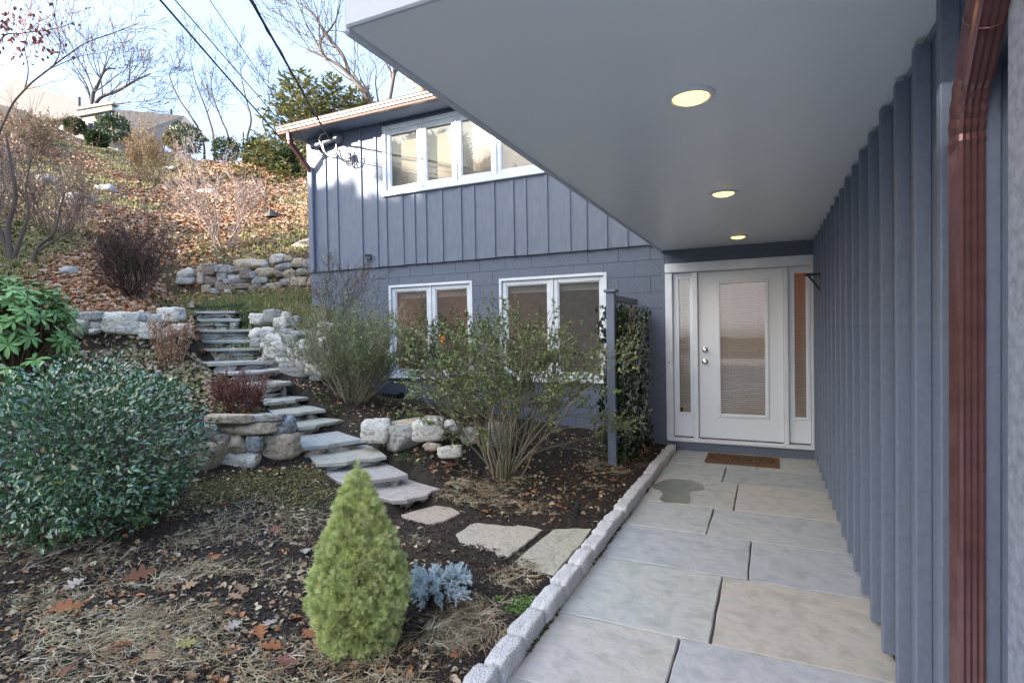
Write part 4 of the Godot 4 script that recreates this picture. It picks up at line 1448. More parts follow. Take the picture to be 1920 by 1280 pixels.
func shrub(called: String, label: String, category: String, base: Vector3, o: Dictionary) -> Node3D:
	var t := thing(called, label, category, base, o.get("group", ""))
	var mb := MB.new()
	var tips := []
	for k in o.stems:
		var an := rnd(0, TAU)
		var lean: float = pow(rng.randf(), .6) * o.lean
		var d := Vector3(cos(an) * lean, 1, sin(an) * lean).normalized()
		var s := Vector3(cos(an), 0, sin(an)) * rnd(0, o.foot)
		grow(mb, s - Vector3.UP * .04, d, o.len * rnd(.7, 1.1), o.r * rnd(.6, 1.1), o.lvl, o.P, tips, pick(o.bark, .15))
	part(t, "branches", mb.mesh(), M.bark).set_meta("kind", "stuff")
	if o.has("leaves"):
		mb = MB.new()
		var each: float = float(o.leaves) / maxi(tips.size(), 1)
		for tp in tips:
			var cnt := int(each) + (1 if rng.randf() < each - int(each) else 0)
			for k in cnt:
				var at_ := rnd(.15, 1.0)
				var pp: Array = tp[3]
				var i := mini(int(at_ * (pp.size() - 1)), pp.size() - 2)
				var p: Vector3 = pp[i].lerp(pp[i + 1], at_ * (pp.size() - 1) - i)
				if o.has("leaf_from") and p.y < o.leaf_from * rnd(.7, 1.3): continue
				var d: Vector3 = (tp[1] * .6 + ru()).normalized()
				var up := (Vector3.UP + rv() * .7).normalized()
				var sz: float = rnd(o.leaf[0], o.leaf[1])
				mb.leaf(p, d, up, sz, sz * o.leaf[2], pick(o.tint, .22), rnd(.05, .35), rnd(-.1, .3), o.get("mid", .5))
		if mb.v.size(): part(t, "foliage", mb.mesh(), o.get("lm", M.leaf)).set_meta("kind", "stuff")
	return t

const HOLLY := [[0.0, .02], [.14, .20], [.22, .12], [.36, .27], [.46, .15], [.6, .25], [.7, .12], [.84, .12], [1.0, .0]]
func make_holly() -> void:
	var b := on_ground(225, 1035)
	b = Vector3(b.x - .50, b.y, b.z - .10)
	var t := thing("holly_bush", "large rounded glossy dark green holly bush in the foreground", "bush", b)
	var mb := MB.new()
	var tips := []
	for k in 7:
		var an := TAU * k / 7.0
		grow(mb, Vector3(cos(an), 0, sin(an)) * .08, Vector3(cos(an) * .6, 1, sin(an) * .6).normalized(), .5, .02, 3, {"seg": 4, "wander": .25, "up": .03, "taper": .6, "kids": [3, 3, 4], "ang": .9, "ratio": .66, "rratio": .6, "rmin": .0025}, tips, Color(.12, .10, .08))
	part(t, "branches", mb.mesh(), M.bark).set_meta("kind", "stuff")
	mb = MB.new()
	var f := FastNoiseLite.new()
	f.seed = 5; f.frequency = 1.0
	for k in 15000:
		var d := ru()
		if d.y < -.9: continue
		var rr := pow(rng.randf(), .28)
		var lump := 1.0 + f.get_noise_3d(d.x * 2.4, d.y * 2.4, d.z * 2.4) * .22 + f.get_noise_3d(d.x * 6, d.y * 6, d.z * 6) * .13
		var p := Vector3(d.x * .70, d.y * (.62 if d.y > 0 else .60), d.z * .68) * rr * lump + Vector3(0, .58, 0)
		if p.y < .03: continue
		var ld := (d + ru() * .9 + Vector3.UP * .25).normalized()
		var up := (Vector3.UP * .6 + d * .7 + rv() * .55).normalized()
		var c := pick([Color(.045, .14, .05), Color(.06, .17, .06), Color(.034, .11, .042), Color(.09, .20, .06)], .25)
		mb.outline_leaf(p, ld, up, rnd(.027, .046), HOLLY, c, rnd(.1, .5), rnd(-.05, .3))
	for k in 60:      # a few yellowed leaves
		var d := ru()
		if d.y < -.2: continue
		mb.outline_leaf(Vector3(d.x * .76, d.y * .66, d.z * .72) + Vector3(0, .66, 0), ru(), d, .045, HOLLY, pick([Color(.18, .24, .05), Color(.3, .26, .1)]), .2, .1)
	part(t, "foliage", mb.mesh(), M.gloss).set_meta("kind", "stuff")
	# small blue tuft of a seedling beside it
	var q := on_ground(92, 1040)
	shrub("seedling", "tiny blue-grey seedling tuft at the holly's foot", "plant", q, {"stems": 9, "lean": .8, "foot": .02, "len": .05, "r": .002, "lvl": 0, "P": {"seg": 2, "wander": .2, "up": .1, "taper": .5, "kids": [2], "ang": .8, "ratio": .6, "rratio": .6, "rmin": .001}, "bark": [Color(.2, .2, .2)], "leaves": 60, "leaf": [.012, .022, .3], "tint": [Color(.25, .33, .38)]})

func make_rhododendron() -> void:
	var g := at(28, 690, 6.1)
	var b := Vector3(g.x, ground_y(g.x, g.z), g.z)
	var t := thing("rhododendron", "bright green rhododendron with whorled long leaves by the wall", "bush", b)
	var mb := MB.new()
	var lf := MB.new()
	var prf := [[0, .012], [.15, .055], [.4, .14], [.65, .155], [.85, .10], [1, .0]]
	var f := FastNoiseLite.new()
	f.seed = 8
	var whorls := []
	for k in 380:
		var d := ru()
		if d.y < -.35: continue
		var c := Vector3(-.10, .62, 0)
		var p := c + Vector3(d.x * .66, d.y * .60, d.z * .6) * (rnd(.86, 1.06) if k % 3 else rnd(.5, .85))
		whorls.append([p, (d + Vector3.UP * .5).normalized()])
	for q in [Vector3(.50, .22, .25), Vector3(.62, .30, .1), Vector3(.05, .02, .5), Vector3(.2, .0, .55), Vector3(-.1, .06, .5)]: whorls.append([q, Vector3(.4, .8, .4).normalized()])
	for w in whorls:
		var p: Vector3 = w[0]
		var mid := p * .55 + Vector3(rnd(-.1, .1), 0, rnd(-.1, .1))
		mb.tube([Vector3(rnd(-.05, .05), -.05, rnd(-.05, .05)), mid, p], [.012, .008, .004], 4, Color(.14, .11, .07))
		var ax: Vector3 = w[1]
		var e1 := ax.cross(Vector3(.2, .3, .9)).normalized()
		var e2 := ax.cross(e1)
		var n := rng.randi_range(7, 10)
		for i in n:
			var an := TAU * i / n + rnd(-.2, .2)
			var d := ((e1 * cos(an) + e2 * sin(an)) + ax * rnd(-.25, .35)).normalized()
			lf.outline_leaf(p + d * .008, d, (ax + rv() * .15).normalized(), rnd(.075, .145), prf, pick([Color(.13, .28, .07), Color(.16, .32, .08), Color(.10, .23, .065), Color(.19, .34, .10)], .2), rnd(.05, .4), rnd(.05, .4))
		lf.leaf(p, ax, e1, .03, .014, Color(.35, .36, .12), .2, 0)
	part(t, "branches", mb.mesh(), M.bark).set_meta("kind", "stuff")
	part(t, "foliage", lf.mesh(), M.leaf).set_meta("kind", "stuff")

func sprig_mesh(n: int, ln: float, wd: float, spread: float) -> ArrayMesh:   # a twig end clothed in needles, along +y, one unit long
	var mb := MB.new()
	for i in n:
		var t := (i + .5) / n
		var an := i * 2.4
		var d := Vector3(cos(an) * spread, 1.0, sin(an) * spread).normalized()
		var p := Vector3(0, t * .8, 0)
		var s := d.cross(Vector3(cos(an + 1.5), .2, sin(an + 1.5))).normalized() * wd
		mb.tri(p - s, p + s, p + d * ln)
	return mb.mesh()
func place_y(p: Vector3, dir: Vector3, s: float) -> Transform3D:
	var y := dir.normalized()
	var x := y.cross(ru()).normalized()
	return Transform3D(Basis(x, y, x.cross(y)).scaled_local(Vector3.ONE * s), p)

func make_small_conifers() -> void:
	# cone shaped dwarf spruce
	var b := on_ground(676, 1203)
	var t := thing("dwarf_spruce", "soft bright green cone shaped dwarf spruce beside the walk", "conifer", b)
	var H := .79
	var mb := MB.new()
	mb.tube([Vector3(0, -.03, 0), Vector3(0, H * .3, 0), Vector3(0, H * .6, 0)], [.014, .009, .003], 6, Color(.16, .12, .07))
	part(t, "trunk", mb.mesh(), M.bark)
	var places := []
	var tints := []
	var f := FastNoiseLite.new()
	f.seed = 3; f.frequency = 1.0
	for k in 1300:           # little tufts crowd over a cone
		var y := 1.0 - sqrt(rng.randf())
		var an := rnd(0, TAU)
		var prof_r := lerpf(.158, .206, smoothstep(0.0, .3, y)) if y < .3 else .206 * pow(1.0 - (y - .3) / .7, .74)
		var w := 1.0 + f.get_noise_3d(cos(an) * 2.6, y * 7.0, sin(an) * 2.6) * .28
		var rr := prof_r * w * (rnd(.86, 1.04) if k % 4 else rnd(.4, .85)) + .004
		var c := Vector3(cos(an) * rr, y * H + .012, sin(an) * rr)
		var out := Vector3(cos(an), .35 + y * 1.5, sin(an)).normalized()
		var tone_ := pick([Color(.56, .63, .26), Color(.62, .68, .30), Color(.50, .57, .23), Color(.66, .70, .36)], .12)
		for q in 22:
			var d := (out + ru() * .8).normalized()
			places.append(place_y(c + d * rnd(0, .016) + out * rnd(-.012, .004), d, rnd(.018, .029)))
			tints.append(jit(tone_, .10))
	for k in 26:            # the leader
		places.append(place_y(Vector3(.003, H * (.93 + k * .005), 0), Vector3(rnd(-.5, .5), 1, rnd(-.5, .5)), .028))
		tints.append(Color(.5, .58, .26))
	many(t, "foliage", sprig_mesh(20, .55, .026, .8), M.needle, places, tints)
	# small spreading blue spruce
	b = on_ground(815, 1125)
	t = thing("blue_spruce", "small spreading silvery blue spruce next to the green cone", "conifer", b)
	mb = MB.new()
	places = []
	tints = []
	for k in 60:
		var an := rnd(0, TAU)
		var el := rnd(-.05, 1.0)
		var d := Vector3(cos(an) * cos(el), sin(el) * .8, sin(an) * cos(el))
		var l := rnd(.10, .185) * (1.2 if cos(an) > 0 else .85)
		var s := Vector3(cos(an) * .02, .06, sin(an) * .02)
		var m := s + d * l * .6 + Vector3.UP * .02
		var e := s + d * l + Vector3.DOWN * .02
		mb.tube([Vector3(0, -.02, 0), s, m, e], [.008, .005, .003, .001], 4, Color(.16, .12, .1))
		for q in 24:
			var u := rnd(.25, 1.0)
			var p: Vector3 = s.lerp(m, u * 2) if u < .5 else m.lerp(e, u * 2 - 1)
			places.append(place_y(p + rv() * .012, d + rv() * .7, rnd(.030, .05)))
			tints.append(pick([Color(.50, .62, .68), Color(.56, .67, .73), Color(.44, .57, .61), Color(.62, .71, .76)], .12))
	part(t, "branches", mb.mesh(), M.bark).set_meta("kind", "stuff")
	many(t, "foliage", sprig_mesh(30, .24, .036, 1.1), M.needle, places, tints)

const TWIG := {"seg": 4, "wander": .22, "up": .05, "taper": .6, "kids": [4, 4, 3], "ang": .75, "ratio": .62, "rratio": .6, "rmin": .0016}
func make_shrubs() -> void:
	rng.seed = 31
	var P := TWIG.duplicate()
	# the big open shrub in front of the right lower window, and the one behind it
	P.merge({"wander": .26, "up": .02, "kids": [4, 4, 3], "ratio": .60, "from": .45, "rmin": .0018}, true)
	var b := on_ground(948, 892)
	shrub("leafy_shrub", "open sprawling shrub with small round leaves before the larger lower window", "shrub", b, {"stems": 30, "lean": .60, "foot": .16, "len": .88, "r": .013, "lvl": 3, "P": P, "bark": [Color(.25, .22, .16), Color(.31, .27, .20), Color(.19, .19, .13)], "leaves": 13000, "leaf": [.022, .038, .75], "tint": [Color(.18, .24, .08), Color(.145, .20, .08), Color(.25, .30, .10), Color(.18, .22, .115)], "leaf_from": .30})
	b = at_z(858, 745, -6.05)
	b.y = ground_y(b.x, b.z)
	shrub("leafy_shrub", "upright leafy shrub rising between the two lower windows", "shrub", b, {"stems": 11, "lean": .45, "foot": .08, "len": .78, "r": .011, "lvl": 3, "P": P, "bark": [Color(.17, .15, .11), Color(.14, .12, .09)], "leaves": 5500, "leaf": [.024, .04, .7], "tint": [Color(.12, .165, .06), Color(.09, .135, .055), Color(.18, .21, .07)], "leaf_from": .45})
	# fine twiggy evergreen by the left window
	P = TWIG.duplicate()
	P.merge({"wander": .16, "up": .08, "kids": [5, 4, 4], "ang": .6, "ratio": .58, "from": .3}, true)
	b = on_ground(662, 752)
	shrub("twiggy_shrub", "dense upright grey green twiggy shrub beside the smaller lower window", "shrub", b, {"stems": 64, "lean": 1.3, "foot": .16, "len": .66, "r": .008, "lvl": 3, "P": P, "bark": [Color(.33, .31, .22), Color(.40, .35, .27), Color(.26, .26, .17)], "leaves": 16000, "leaf": [.026, .046, .32], "tint": [Color(.19, .26, .11), Color(.15, .23, .10), Color(.26, .29, .14)], "leaf_from": .25})
	# small half bare shrub at the house corner
	P = TWIG.duplicate()
	P.merge({"wander": .28, "kids": [4, 3, 3], "ang": .8}, true)
	b = at(628, 634, 7.75)
	b.y = ground_y(b.x, b.z)
	shrub("half_bare_shrub", "half bare shrub with reddish foot on the terrace at the house corner", "shrub", b, {"stems": 22, "lean": .75, "foot": .08, "len": .62, "r": .008, "lvl": 3, "P": P, "bark": [Color(.16, .10, .07), Color(.20, .16, .11), Color(.13, .11, .08)], "leaves": 1100, "leaf": [.016, .028, .6], "tint": [Color(.20, .19, .12), Color(.14, .15, .08), Color(.3, .27, .2)], "leaf_from": .35})
	# dark red barberry
	b = on_ground(447, 772)
	shrub("barberry", "low dark red twiggy barberry above the tan retaining wall", "shrub", b, {"stems": 40, "lean": .9, "foot": .12, "len": .22, "r": .004, "lvl": 3, "P": TWIG, "bark": [Color(.16, .06, .05), Color(.20, .09, .07)], "leaves": 2600, "leaf": [.012, .022, .6], "tint": [Color(.17, .055, .05), Color(.24, .10, .08), Color(.12, .05, .05), Color(.25, .16, .10)]})
	# dry reddish stems by the steps
	b = at(318, 655, 6.75)
	b.y = ground_y(b.x, b.z)
	P = TWIG.duplicate()
	P.merge({"wander": .10, "up": .10, "kids": [2, 2], "ang": .35, "ratio": .55}, true)
	var dry := shrub("dried_perennial", "clump of dry upright russet stems by the white wall's end", "plant", b, {"stems": 46, "lean": .55, "foot": .16, "len": .42, "r": .0055, "lvl": 1, "P": P, "bark": [Color(.30, .16, .10), Color(.38, .25, .17), Color(.24, .11, .07)], "leaves": 500, "leaf": [.05, .10, .16], "tint": [Color(.40, .27, .18), Color(.5, .38, .27), Color(.33, .18, .12)]})
	# dark dense bare bush on the bank
	b = at(246, 556, 8.35)
	b.y = ground_y(b.x, b.z)
	P = TWIG.duplicate()
	P.merge({"wander": .22, "up": .07, "kids": [5, 4, 4], "ang": .65, "from": .25}, true)
	shrub("bare_bush", "dense dark brown leafless bush above the white wall", "bush", b, {"stems": 44, "lean": .85, "foot": .20, "len": .60, "r": .010, "lvl": 3, "P": P, "bark": [Color(.085, .055, .045), Color(.12, .08, .065), Color(.065, .045, .04)], "leaves": 900, "leaf": [.02, .035, .5], "tint": [Color(.22, .12, .08), Color(.14, .08, .06)]})
	# thin bare shrubs up the hill
	P = TWIG.duplicate()
	P.merge({"wander": .25, "up": .06, "kids": [4, 4, 3], "ang": .7, "ratio": .62, "rmin": .005}, true)
	var hill := [
		["bare_shrub", "thin pinkish leafless shrub above the dry stone wall", 424, 468, 13, 1.05, .62, [Color(.38, .28, .24), Color(.45, .35, .30)], 300, [Color(.4, .24, .16)]],
		["golden_bush", "golden brown half bare bush below the hedge", 278, 343, 22, .95, .6, [Color(.30, .22, .13), Color(.26, .19, .12)], 1300, [Color(.45, .31, .13), Color(.38, .25, .10)]],
		["bramble", "tangled brown bramble on the left shoulder of the hill", 50, 300, 22, .8, 1.0, [Color(.17, .125, .10), Color(.23, .17, .13)], 1500, [Color(.34, .22, .14), Color(.25, .20, .08)]],
		["bramble", "pale tangled bramble left of the grey outcrop", 0, 390, 18, .8, 1.0, [Color(.26, .215, .19), Color(.22, .17, .145)], 600, [Color(.4, .3, .22)]],
		["bramble", "brown bramble tangle beneath the neighbour's upper roof", 85, 262, 14, .55, .9, [Color(.18, .13, .10), Color(.23, .18, .125)], 900, [Color(.36, .24, .12), Color(.28, .24, .08)]],
		["bramble", "low twiggy bramble on the bank above the rhododendron", 100, 440, 18, .7, 1.0, [Color(.19, .145, .115), Color(.24, .19, .16)], 500, [Color(.4, .28, .18)]],
		["sapling", "slender orange leaved sapling in front of the hedge", 403, 290, 4, .8, .2, [Color(.3, .2, .1)], 260, [Color(.55, .30, .08), Color(.5, .34, .12)]],
		["sapling", "slender yellowing sapling near the hedge's right end", 440, 300, 4, .8, .3, [Color(.3, .2, .1)], 160, [Color(.5, .32, .12), Color(.45, .36, .12)]],
		["sapling", "tiny yellow leaved sapling beside the house eave", 520, 326, 3, .5, .4, [Color(.3, .2, .1)], 40, [Color(.6, .42, .08)]],
	]
	for h in hill:
		b = on_ground(h[2], h[3])
		shrub(h[0], h[1], "shrub", b, {"stems": h[4], "lean": h[6], "foot": .25 if h[4] > 10 else .05, "len": h[5], "r": .019 if h[4] > 5 else .010, "lvl": 3 if h[4] > 5 else 2, "P": P, "bark": h[7], "leaves": h[8], "leaf": [.04, .08, .5], "tint": h[9], "lm": M.dead})

func make_hedge() -> void:
	# clipped round evergreens along the crest: x, y of the foot, radius in photo pixels
	var L := [[139, 250, 15, "small dark evergreen beside the neighbour's cream wall"], [212, 264, 26, "round green evergreen under the neighbour's window"], [182, 276, 15, "low blue green conifer at the end of the hedge"], [322, 275, 12, "narrow dark evergreen beside the golden bush"], [348, 288, 30, "widest round evergreen of the hedge"], [424, 302, 22, "round evergreen right of the widest one"], [484, 310, 24, "round evergreen beside a dark post gap"], [536, 328, 25, "round evergreen at the hedge end by the house eave"]]
	for h in L:
		var b := on_ground(h[0], h[1])
		var f := -(b.x * sin(deg_to_rad(YAW)) + b.z * cos(deg_to_rad(YAW)))
		var r: float = h[2] * f / FOCAL
		var t := thing("hedge_shrub", h[3], "evergreen shrub", b, "evergreens along the crest")
		var mb := MB.new()
		mb.tube([Vector3.DOWN * .1, Vector3.UP * r], [.05, .03], 6, Color(.1, .07, .05))
		part(t, "trunk", mb.mesh(), M.bark)
		mb = MB.new()
		var fn := FastNoiseLite.new()
		fn.seed = int(h[0])
		for k in 1500:
			var d := ru()
			var rr := r * pow(rng.randf(), .25) * (1.0 + fn.get_noise_3d(d.x * 150, d.y * 150, d.z * 150) * .35)
			var p := Vector3(d.x * rr, d.y * rr * .95 + r * .9, d.z * rr)
			if p.y < 0: continue
			mb.leaf(p, (d + rv() * .6 + Vector3.UP * .4).normalized(), (d + rv()).normalized(), rnd(.10, .19), rnd(.05, .09), pick([Color(.04, .075, .025), Color(.055, .09, .03), Color(.03, .055, .025), Color(.085, .11, .035)]), .2, .1)
		part(t, "crown", mb.mesh(), M.leaf).set_meta("kind", "stuff")

func bare_tree(label: String, base: Vector3, stems: Array, o: Dictionary) -> void:
	var t := thing("bare_tree", label, "tree", base, "leafless trees behind the hill")
	var mb := MB.new()
	var tw := MB.new()
	var P := {"seg": 5, "wander": .16, "up": .05, "taper": .55, "kids": o.get("kids", [2, 3, 3, 4]), "ang": .85, "ratio": .66, "rratio": .55, "rmin": o.get("rmin", .008), "from": .35}
	for s in stems:       # each stem: its path in space, thickness at the foot
		var pts := []
		for q in s[0]: pts.append(q - base)
		pts = smooth(pts)
		var m := pts.size()
		var rad := []
		for i in m: rad.append(lerpf(s[1], s[1] * .28, i / float(m - 1)))
		mb.tube(pts, rad, 8, o.col)
		for k in o.n:
			var u := rnd(o.get("low", .3), 1.0) if k else 1.0
			var i := mini(int(u * (m - 1)), m - 2)
			var d: Vector3 = (pts[i + 1] - pts[i]).normalized()
			var nd := d.rotated(d.cross(ru()).normalized(), rnd(.3, .95)) if k else d
			grow(tw, pts[i], nd, o.len * rnd(.6, 1.1) * lerpf(1.2, .75, u), rad[i] * .42, o.lvl, P, [], jit(o.col, .1))
	part(t, "trunk", mb.mesh(), M.bark)
	part(t, "crown", tw.mesh(), M.bark).set_meta("kind", "stuff")

func conifer_meshes(H: float, R: float, seed_: int, tint: Array, n: int, size := 1.0) -> Array:
	rng.seed = seed_
	var tr := MB.new()
	tr.tube([Vector3.DOWN * .2, Vector3.UP * H * .5, Vector3.UP * H], [H * .018, H * .011, .01], 7, Color(.10, .075, .06))
	var mb := MB.new()
	for k in n:
		var y := 1.0 - pow(rng.randf(), .62)
		y = clampf(y, .04, .99)
		var an := rnd(0, TAU)
		var l := R * pow(1.0 - y, .8) * rnd(.75, 1.12) + .12
		var d := Vector3(cos(an), rnd(-.15, .25) + y * .5, sin(an)).normalized()
		var p := Vector3(0, y * H, 0)
		var e := p + d * l
		tr.tube([p, e], [.012 * (1 - y) + .006, .004], 3, Color(.10, .075, .06))
		var m := int(5 + l * 7)
		for q in m:
			var u := rnd(.25, 1.05)
			var pp := p.lerp(e, u)
			var dd := (d * rnd(.3, 1.0) + Vector3(-d.z, 0, d.x) * rnd(-1, 1) + Vector3.UP * rnd(-.35, .35)).normalized()
			mb.leaf(pp, dd, (Vector3.UP + rv() * .7).normalized(), rnd(.16, .34) * size, rnd(.05, .10) * size, pick(tint, .22), .1, rnd(-.1, .3), .35)
	return [tr.mesh(), mb.mesh()]

func make_trees() -> void:
	var col := Color(.115, .10, .095)
	var g := func(px, py, f): return at(px, py, f)
	# spreading tree behind the neighbour's roof
	var b: Vector3 = g.call(172, 215, 46)
	bare_tree("spreading bare tree behind the neighbour's roof", b - Vector3.UP * 3, [
		[[b - Vector3.UP * 3, g.call(172, 190, 46), g.call(182, 160, 46), g.call(196, 132, 46), g.call(215, 128, 46)], .19],
		[[b, g.call(185, 185, 46), g.call(220, 170, 46), g.call(255, 150, 46), g.call(282, 138, 46)], .17],
		[[b, g.call(165, 170, 46), g.call(150, 140, 46), g.call(135, 118, 46)], .10],
		[[b, g.call(200, 197, 46), g.call(225, 194, 46), g.call(248, 191, 46)], .09]], {"col": col, "n": 10, "len": 3.0, "lvl": 3, "rmin": .014})
	# slim stems on the crest
	for s in [
		["slender bare tree leaning left over the crest", [[380, 262], [355, 215], [335, 185], [318, 145], [322, 128]], 34, .085],
		["tall slim bare tree in the middle of the crest group", [[400, 262], [392, 225], [380, 190], [365, 150], [358, 115]], 36, .085],
		["slim forked bare tree right of the crest group's middle", [[428, 262], [415, 225], [402, 190], [395, 160], [400, 130]], 35, .08],
		["fine twigged bare tree behind the hedge's right half", [[462, 268], [470, 225], [462, 190], [455, 160], [450, 130]], 34, .085],
		["short bare tree close to the conifer on the crest", [[500, 262], [492, 225], [505, 195], [498, 165]], 33, .07]]:
		var pts := []
		for q in s[1]: pts.append(at(q[0], q[1], s[2]))
		var base := on_ground(s[1][0][0], s[1][0][1] + 40)
		base = Vector3(pts[0].x, pts[0].y - 2.5, pts[0].z)
		pts.push_front(base)
		bare_tree(s[0], base, [[pts, s[3]]], {"col": col, "n": 8, "len": 1.9, "lvl": 3, "rmin": .011, "low": .4})
	# big tree behind the house, its limbs above the eave
	var r0 := at(735, 330, 21)
	bare_tree("tall bare tree behind the house with limbs arching over the eave", r0, [
		[[r0, at(720, 240, 21), at(690, 185, 21), at(655, 140, 21), at(618, 112, 21), at(575, 92, 21)], .13],
		[[at(655, 140, 21), at(640, 100, 21), at(610, 65, 21), at(590, 30, 21), at(560, 5, 21)], .08],
		[[at(612, 112, 21), at(600, 80, 21), at(628, 40, 21), at(640, -10, 21)], .06],
		[[at(720, 240, 21), at(735, 160, 21), at(745, 90, 21), at(740, 20, 21), at(745, -60, 21)], .09]], {"col": Color(.15, .125, .105), "n": 13, "len": 1.8, "lvl": 3, "rmin": .008, "low": .25})
	var r1 := at(800, 330, 26)
	bare_tree("thick trunked bare tree partly hidden by the overhang", r1, [
		[[r1, at(800, 220, 26), at(790, 150, 26), at(782, 110, 26), at(786, 40, 26)], .28],
		[[at(790, 160, 26), at(768, 110, 26), at(752, 60, 26), at(735, 0, 26)], .10]], {"col": Color(.20, .15, .11), "n": 12, "len": 2.4, "lvl": 3, "rmin": .010, "low": .3})
	# small tree at the left edge, keeping a few red leaves
	var f := 8.9
	var q0 := at(22, 492, f)
	q0.y = ground_y(q0.x, q0.z)
	var t := thing("small_tree", "grey multi-stemmed small tree with some russet leaves left on it", "tree", q0)
	var mb := MB.new()
	var tw := MB.new()
	var lf := MB.new()
	var tips := []
	var P := {"seg": 5, "wander": .16, "up": .03, "taper": .5, "kids": [3, 3, 4], "ang": .8, "ratio": .62, "rratio": .55, "rmin": .0028, "from": .35}
	for s in [
		[[[22, 492], [14, 430], [28, 370], [20, 310], [10, 250]], .05, 0.0],
		[[[24, 488], [40, 440], [52, 400], [48, 350], [60, 290]], .035, 0.0],
		[[[20, 490], [2, 440], [-20, 380], [-60, 300]], .045, 0.0],
		[[[60, 492], [72, 462], [100, 436], [110, 400], [120, 360]], .032, -.3],
		[[[72, 470], [105, 448], [136, 430]], .022, -.3],
		[[[-30, 470], [-25, 330], [10, 220], [45, 168], [90, 130], [130, 100], [165, 78], [215, 60], [262, 42]], .036, -.5],
		[[[45, 168], [52, 130], [46, 80], [70, 40]], .020, -.5],
		[[[100, 122], [112, 90], [104, 40], [98, 0]], .018, -.5],
		[[[-40, 300], [-20, 160], [0, 75], [40, 62], [95, 55], [140, 42]], .03, -.5],
		[[[90, 130], [150, 105], [205, 95], [262, 62]], .014, -.5]]:
		var pts := []
		for q in s[0]: pts.append(at(q[0], q[1], f + s[2]) - q0)
		pts = smooth(pts)
		var m := pts.size()
		var rad := []
		for i in m: rad.append(lerpf(s[1], s[1] * .25, i / float(m - 1)) * (.55 if s[2] < -.4 else 1.0))
		mb.tube(pts, rad, 7, Color(.125, .10, .085))
		for k in 9:
			var u := rnd(.3, 1.0)
			var i := mini(int(u * (m - 1)), m - 2)
			var d: Vector3 = (pts[i + 1] - pts[i]).normalized()
			grow(tw, pts[i], d.rotated(d.cross(ru()).normalized(), rnd(.3, .9)), rnd(.3, .65), maxf(rad[i] * .4, .004), 2, P, tips if s[2] < -.4 else [], pick([Color(.19, .14, .12), Color(.25, .16, .12)], .1))
	part(t, "trunk", mb.mesh(), M.bark)
	part(t, "branches", tw.mesh(), M.bark).set_meta("kind", "stuff")
	# russet leaves hang in a cluster at the upper left, stray ones farther out
	for k in 230:
		var p := at(rnd(-60, 75) + pow(rng.randf(), 2) * 90, 62 + rng.randfn(0, 26), f - .5 + rnd(-.25, .25)) - q0
		lf.outline_leaf(p, (Vector3.DOWN + rv() * .8).normalized(), ru(), rnd(.05, .085), [[0, .02], [.2, .2], [.45, .3], [.7, .2], [1, 0]], pick([Color(.22, .055, .03), Color(.16, .045, .03), Color(.28, .09, .04)]), .4, .3)
	for tp in tips:
		if rng.randf() < .10:
			lf.outline_leaf(tp[0], (Vector3.DOWN + rv() * .6).normalized(), ru(), rnd(.04, .07), [[0, .02], [.2, .16], [.5, .22], [.8, .12], [1, 0]], pick([Color(.5, .28, .10), Color(.55, .36, .2), Color(.3, .1, .05)]), .4, .3)
	part(t, "leaves", lf.mesh(), M.dead).set_meta("kind", "stuff")
	# conifers on the hill behind the house
	var green := [Color(.16, .175, .06), Color(.20, .21, .07), Color(.12, .14, .05), Color(.26, .24, .10)]
	var big := conifer_meshes(7.5, 3.3, 71, green, 1000, .9)
	var ci := 0
	for c in [[560, 128, 19.5, 1.0, "conifer with drooping sprays left of the eave"], [625, 140, 20.5, .95, "conifer half hidden by the eave beside the bare limb"], [672, 158, 22.0, .9, "smaller conifer tucked behind the eave"]]:
		var top := at(c[0], c[1], c[2])
		var o := Vector3(top.x, top.y - 7.5 * c[3], top.z)
		t = thing("conifer", c[4], "conifer", o, "conifers behind the house")
		t.scale = Vector3.ONE * c[3]
		t.rotation.y = ci * 1.7
		part(t, "trunk", big[0], M.bark)
		part(t, "crown", big[1], M.needle).set_meta("kind", "stuff")
		ci += 1
	rng.seed = 4242

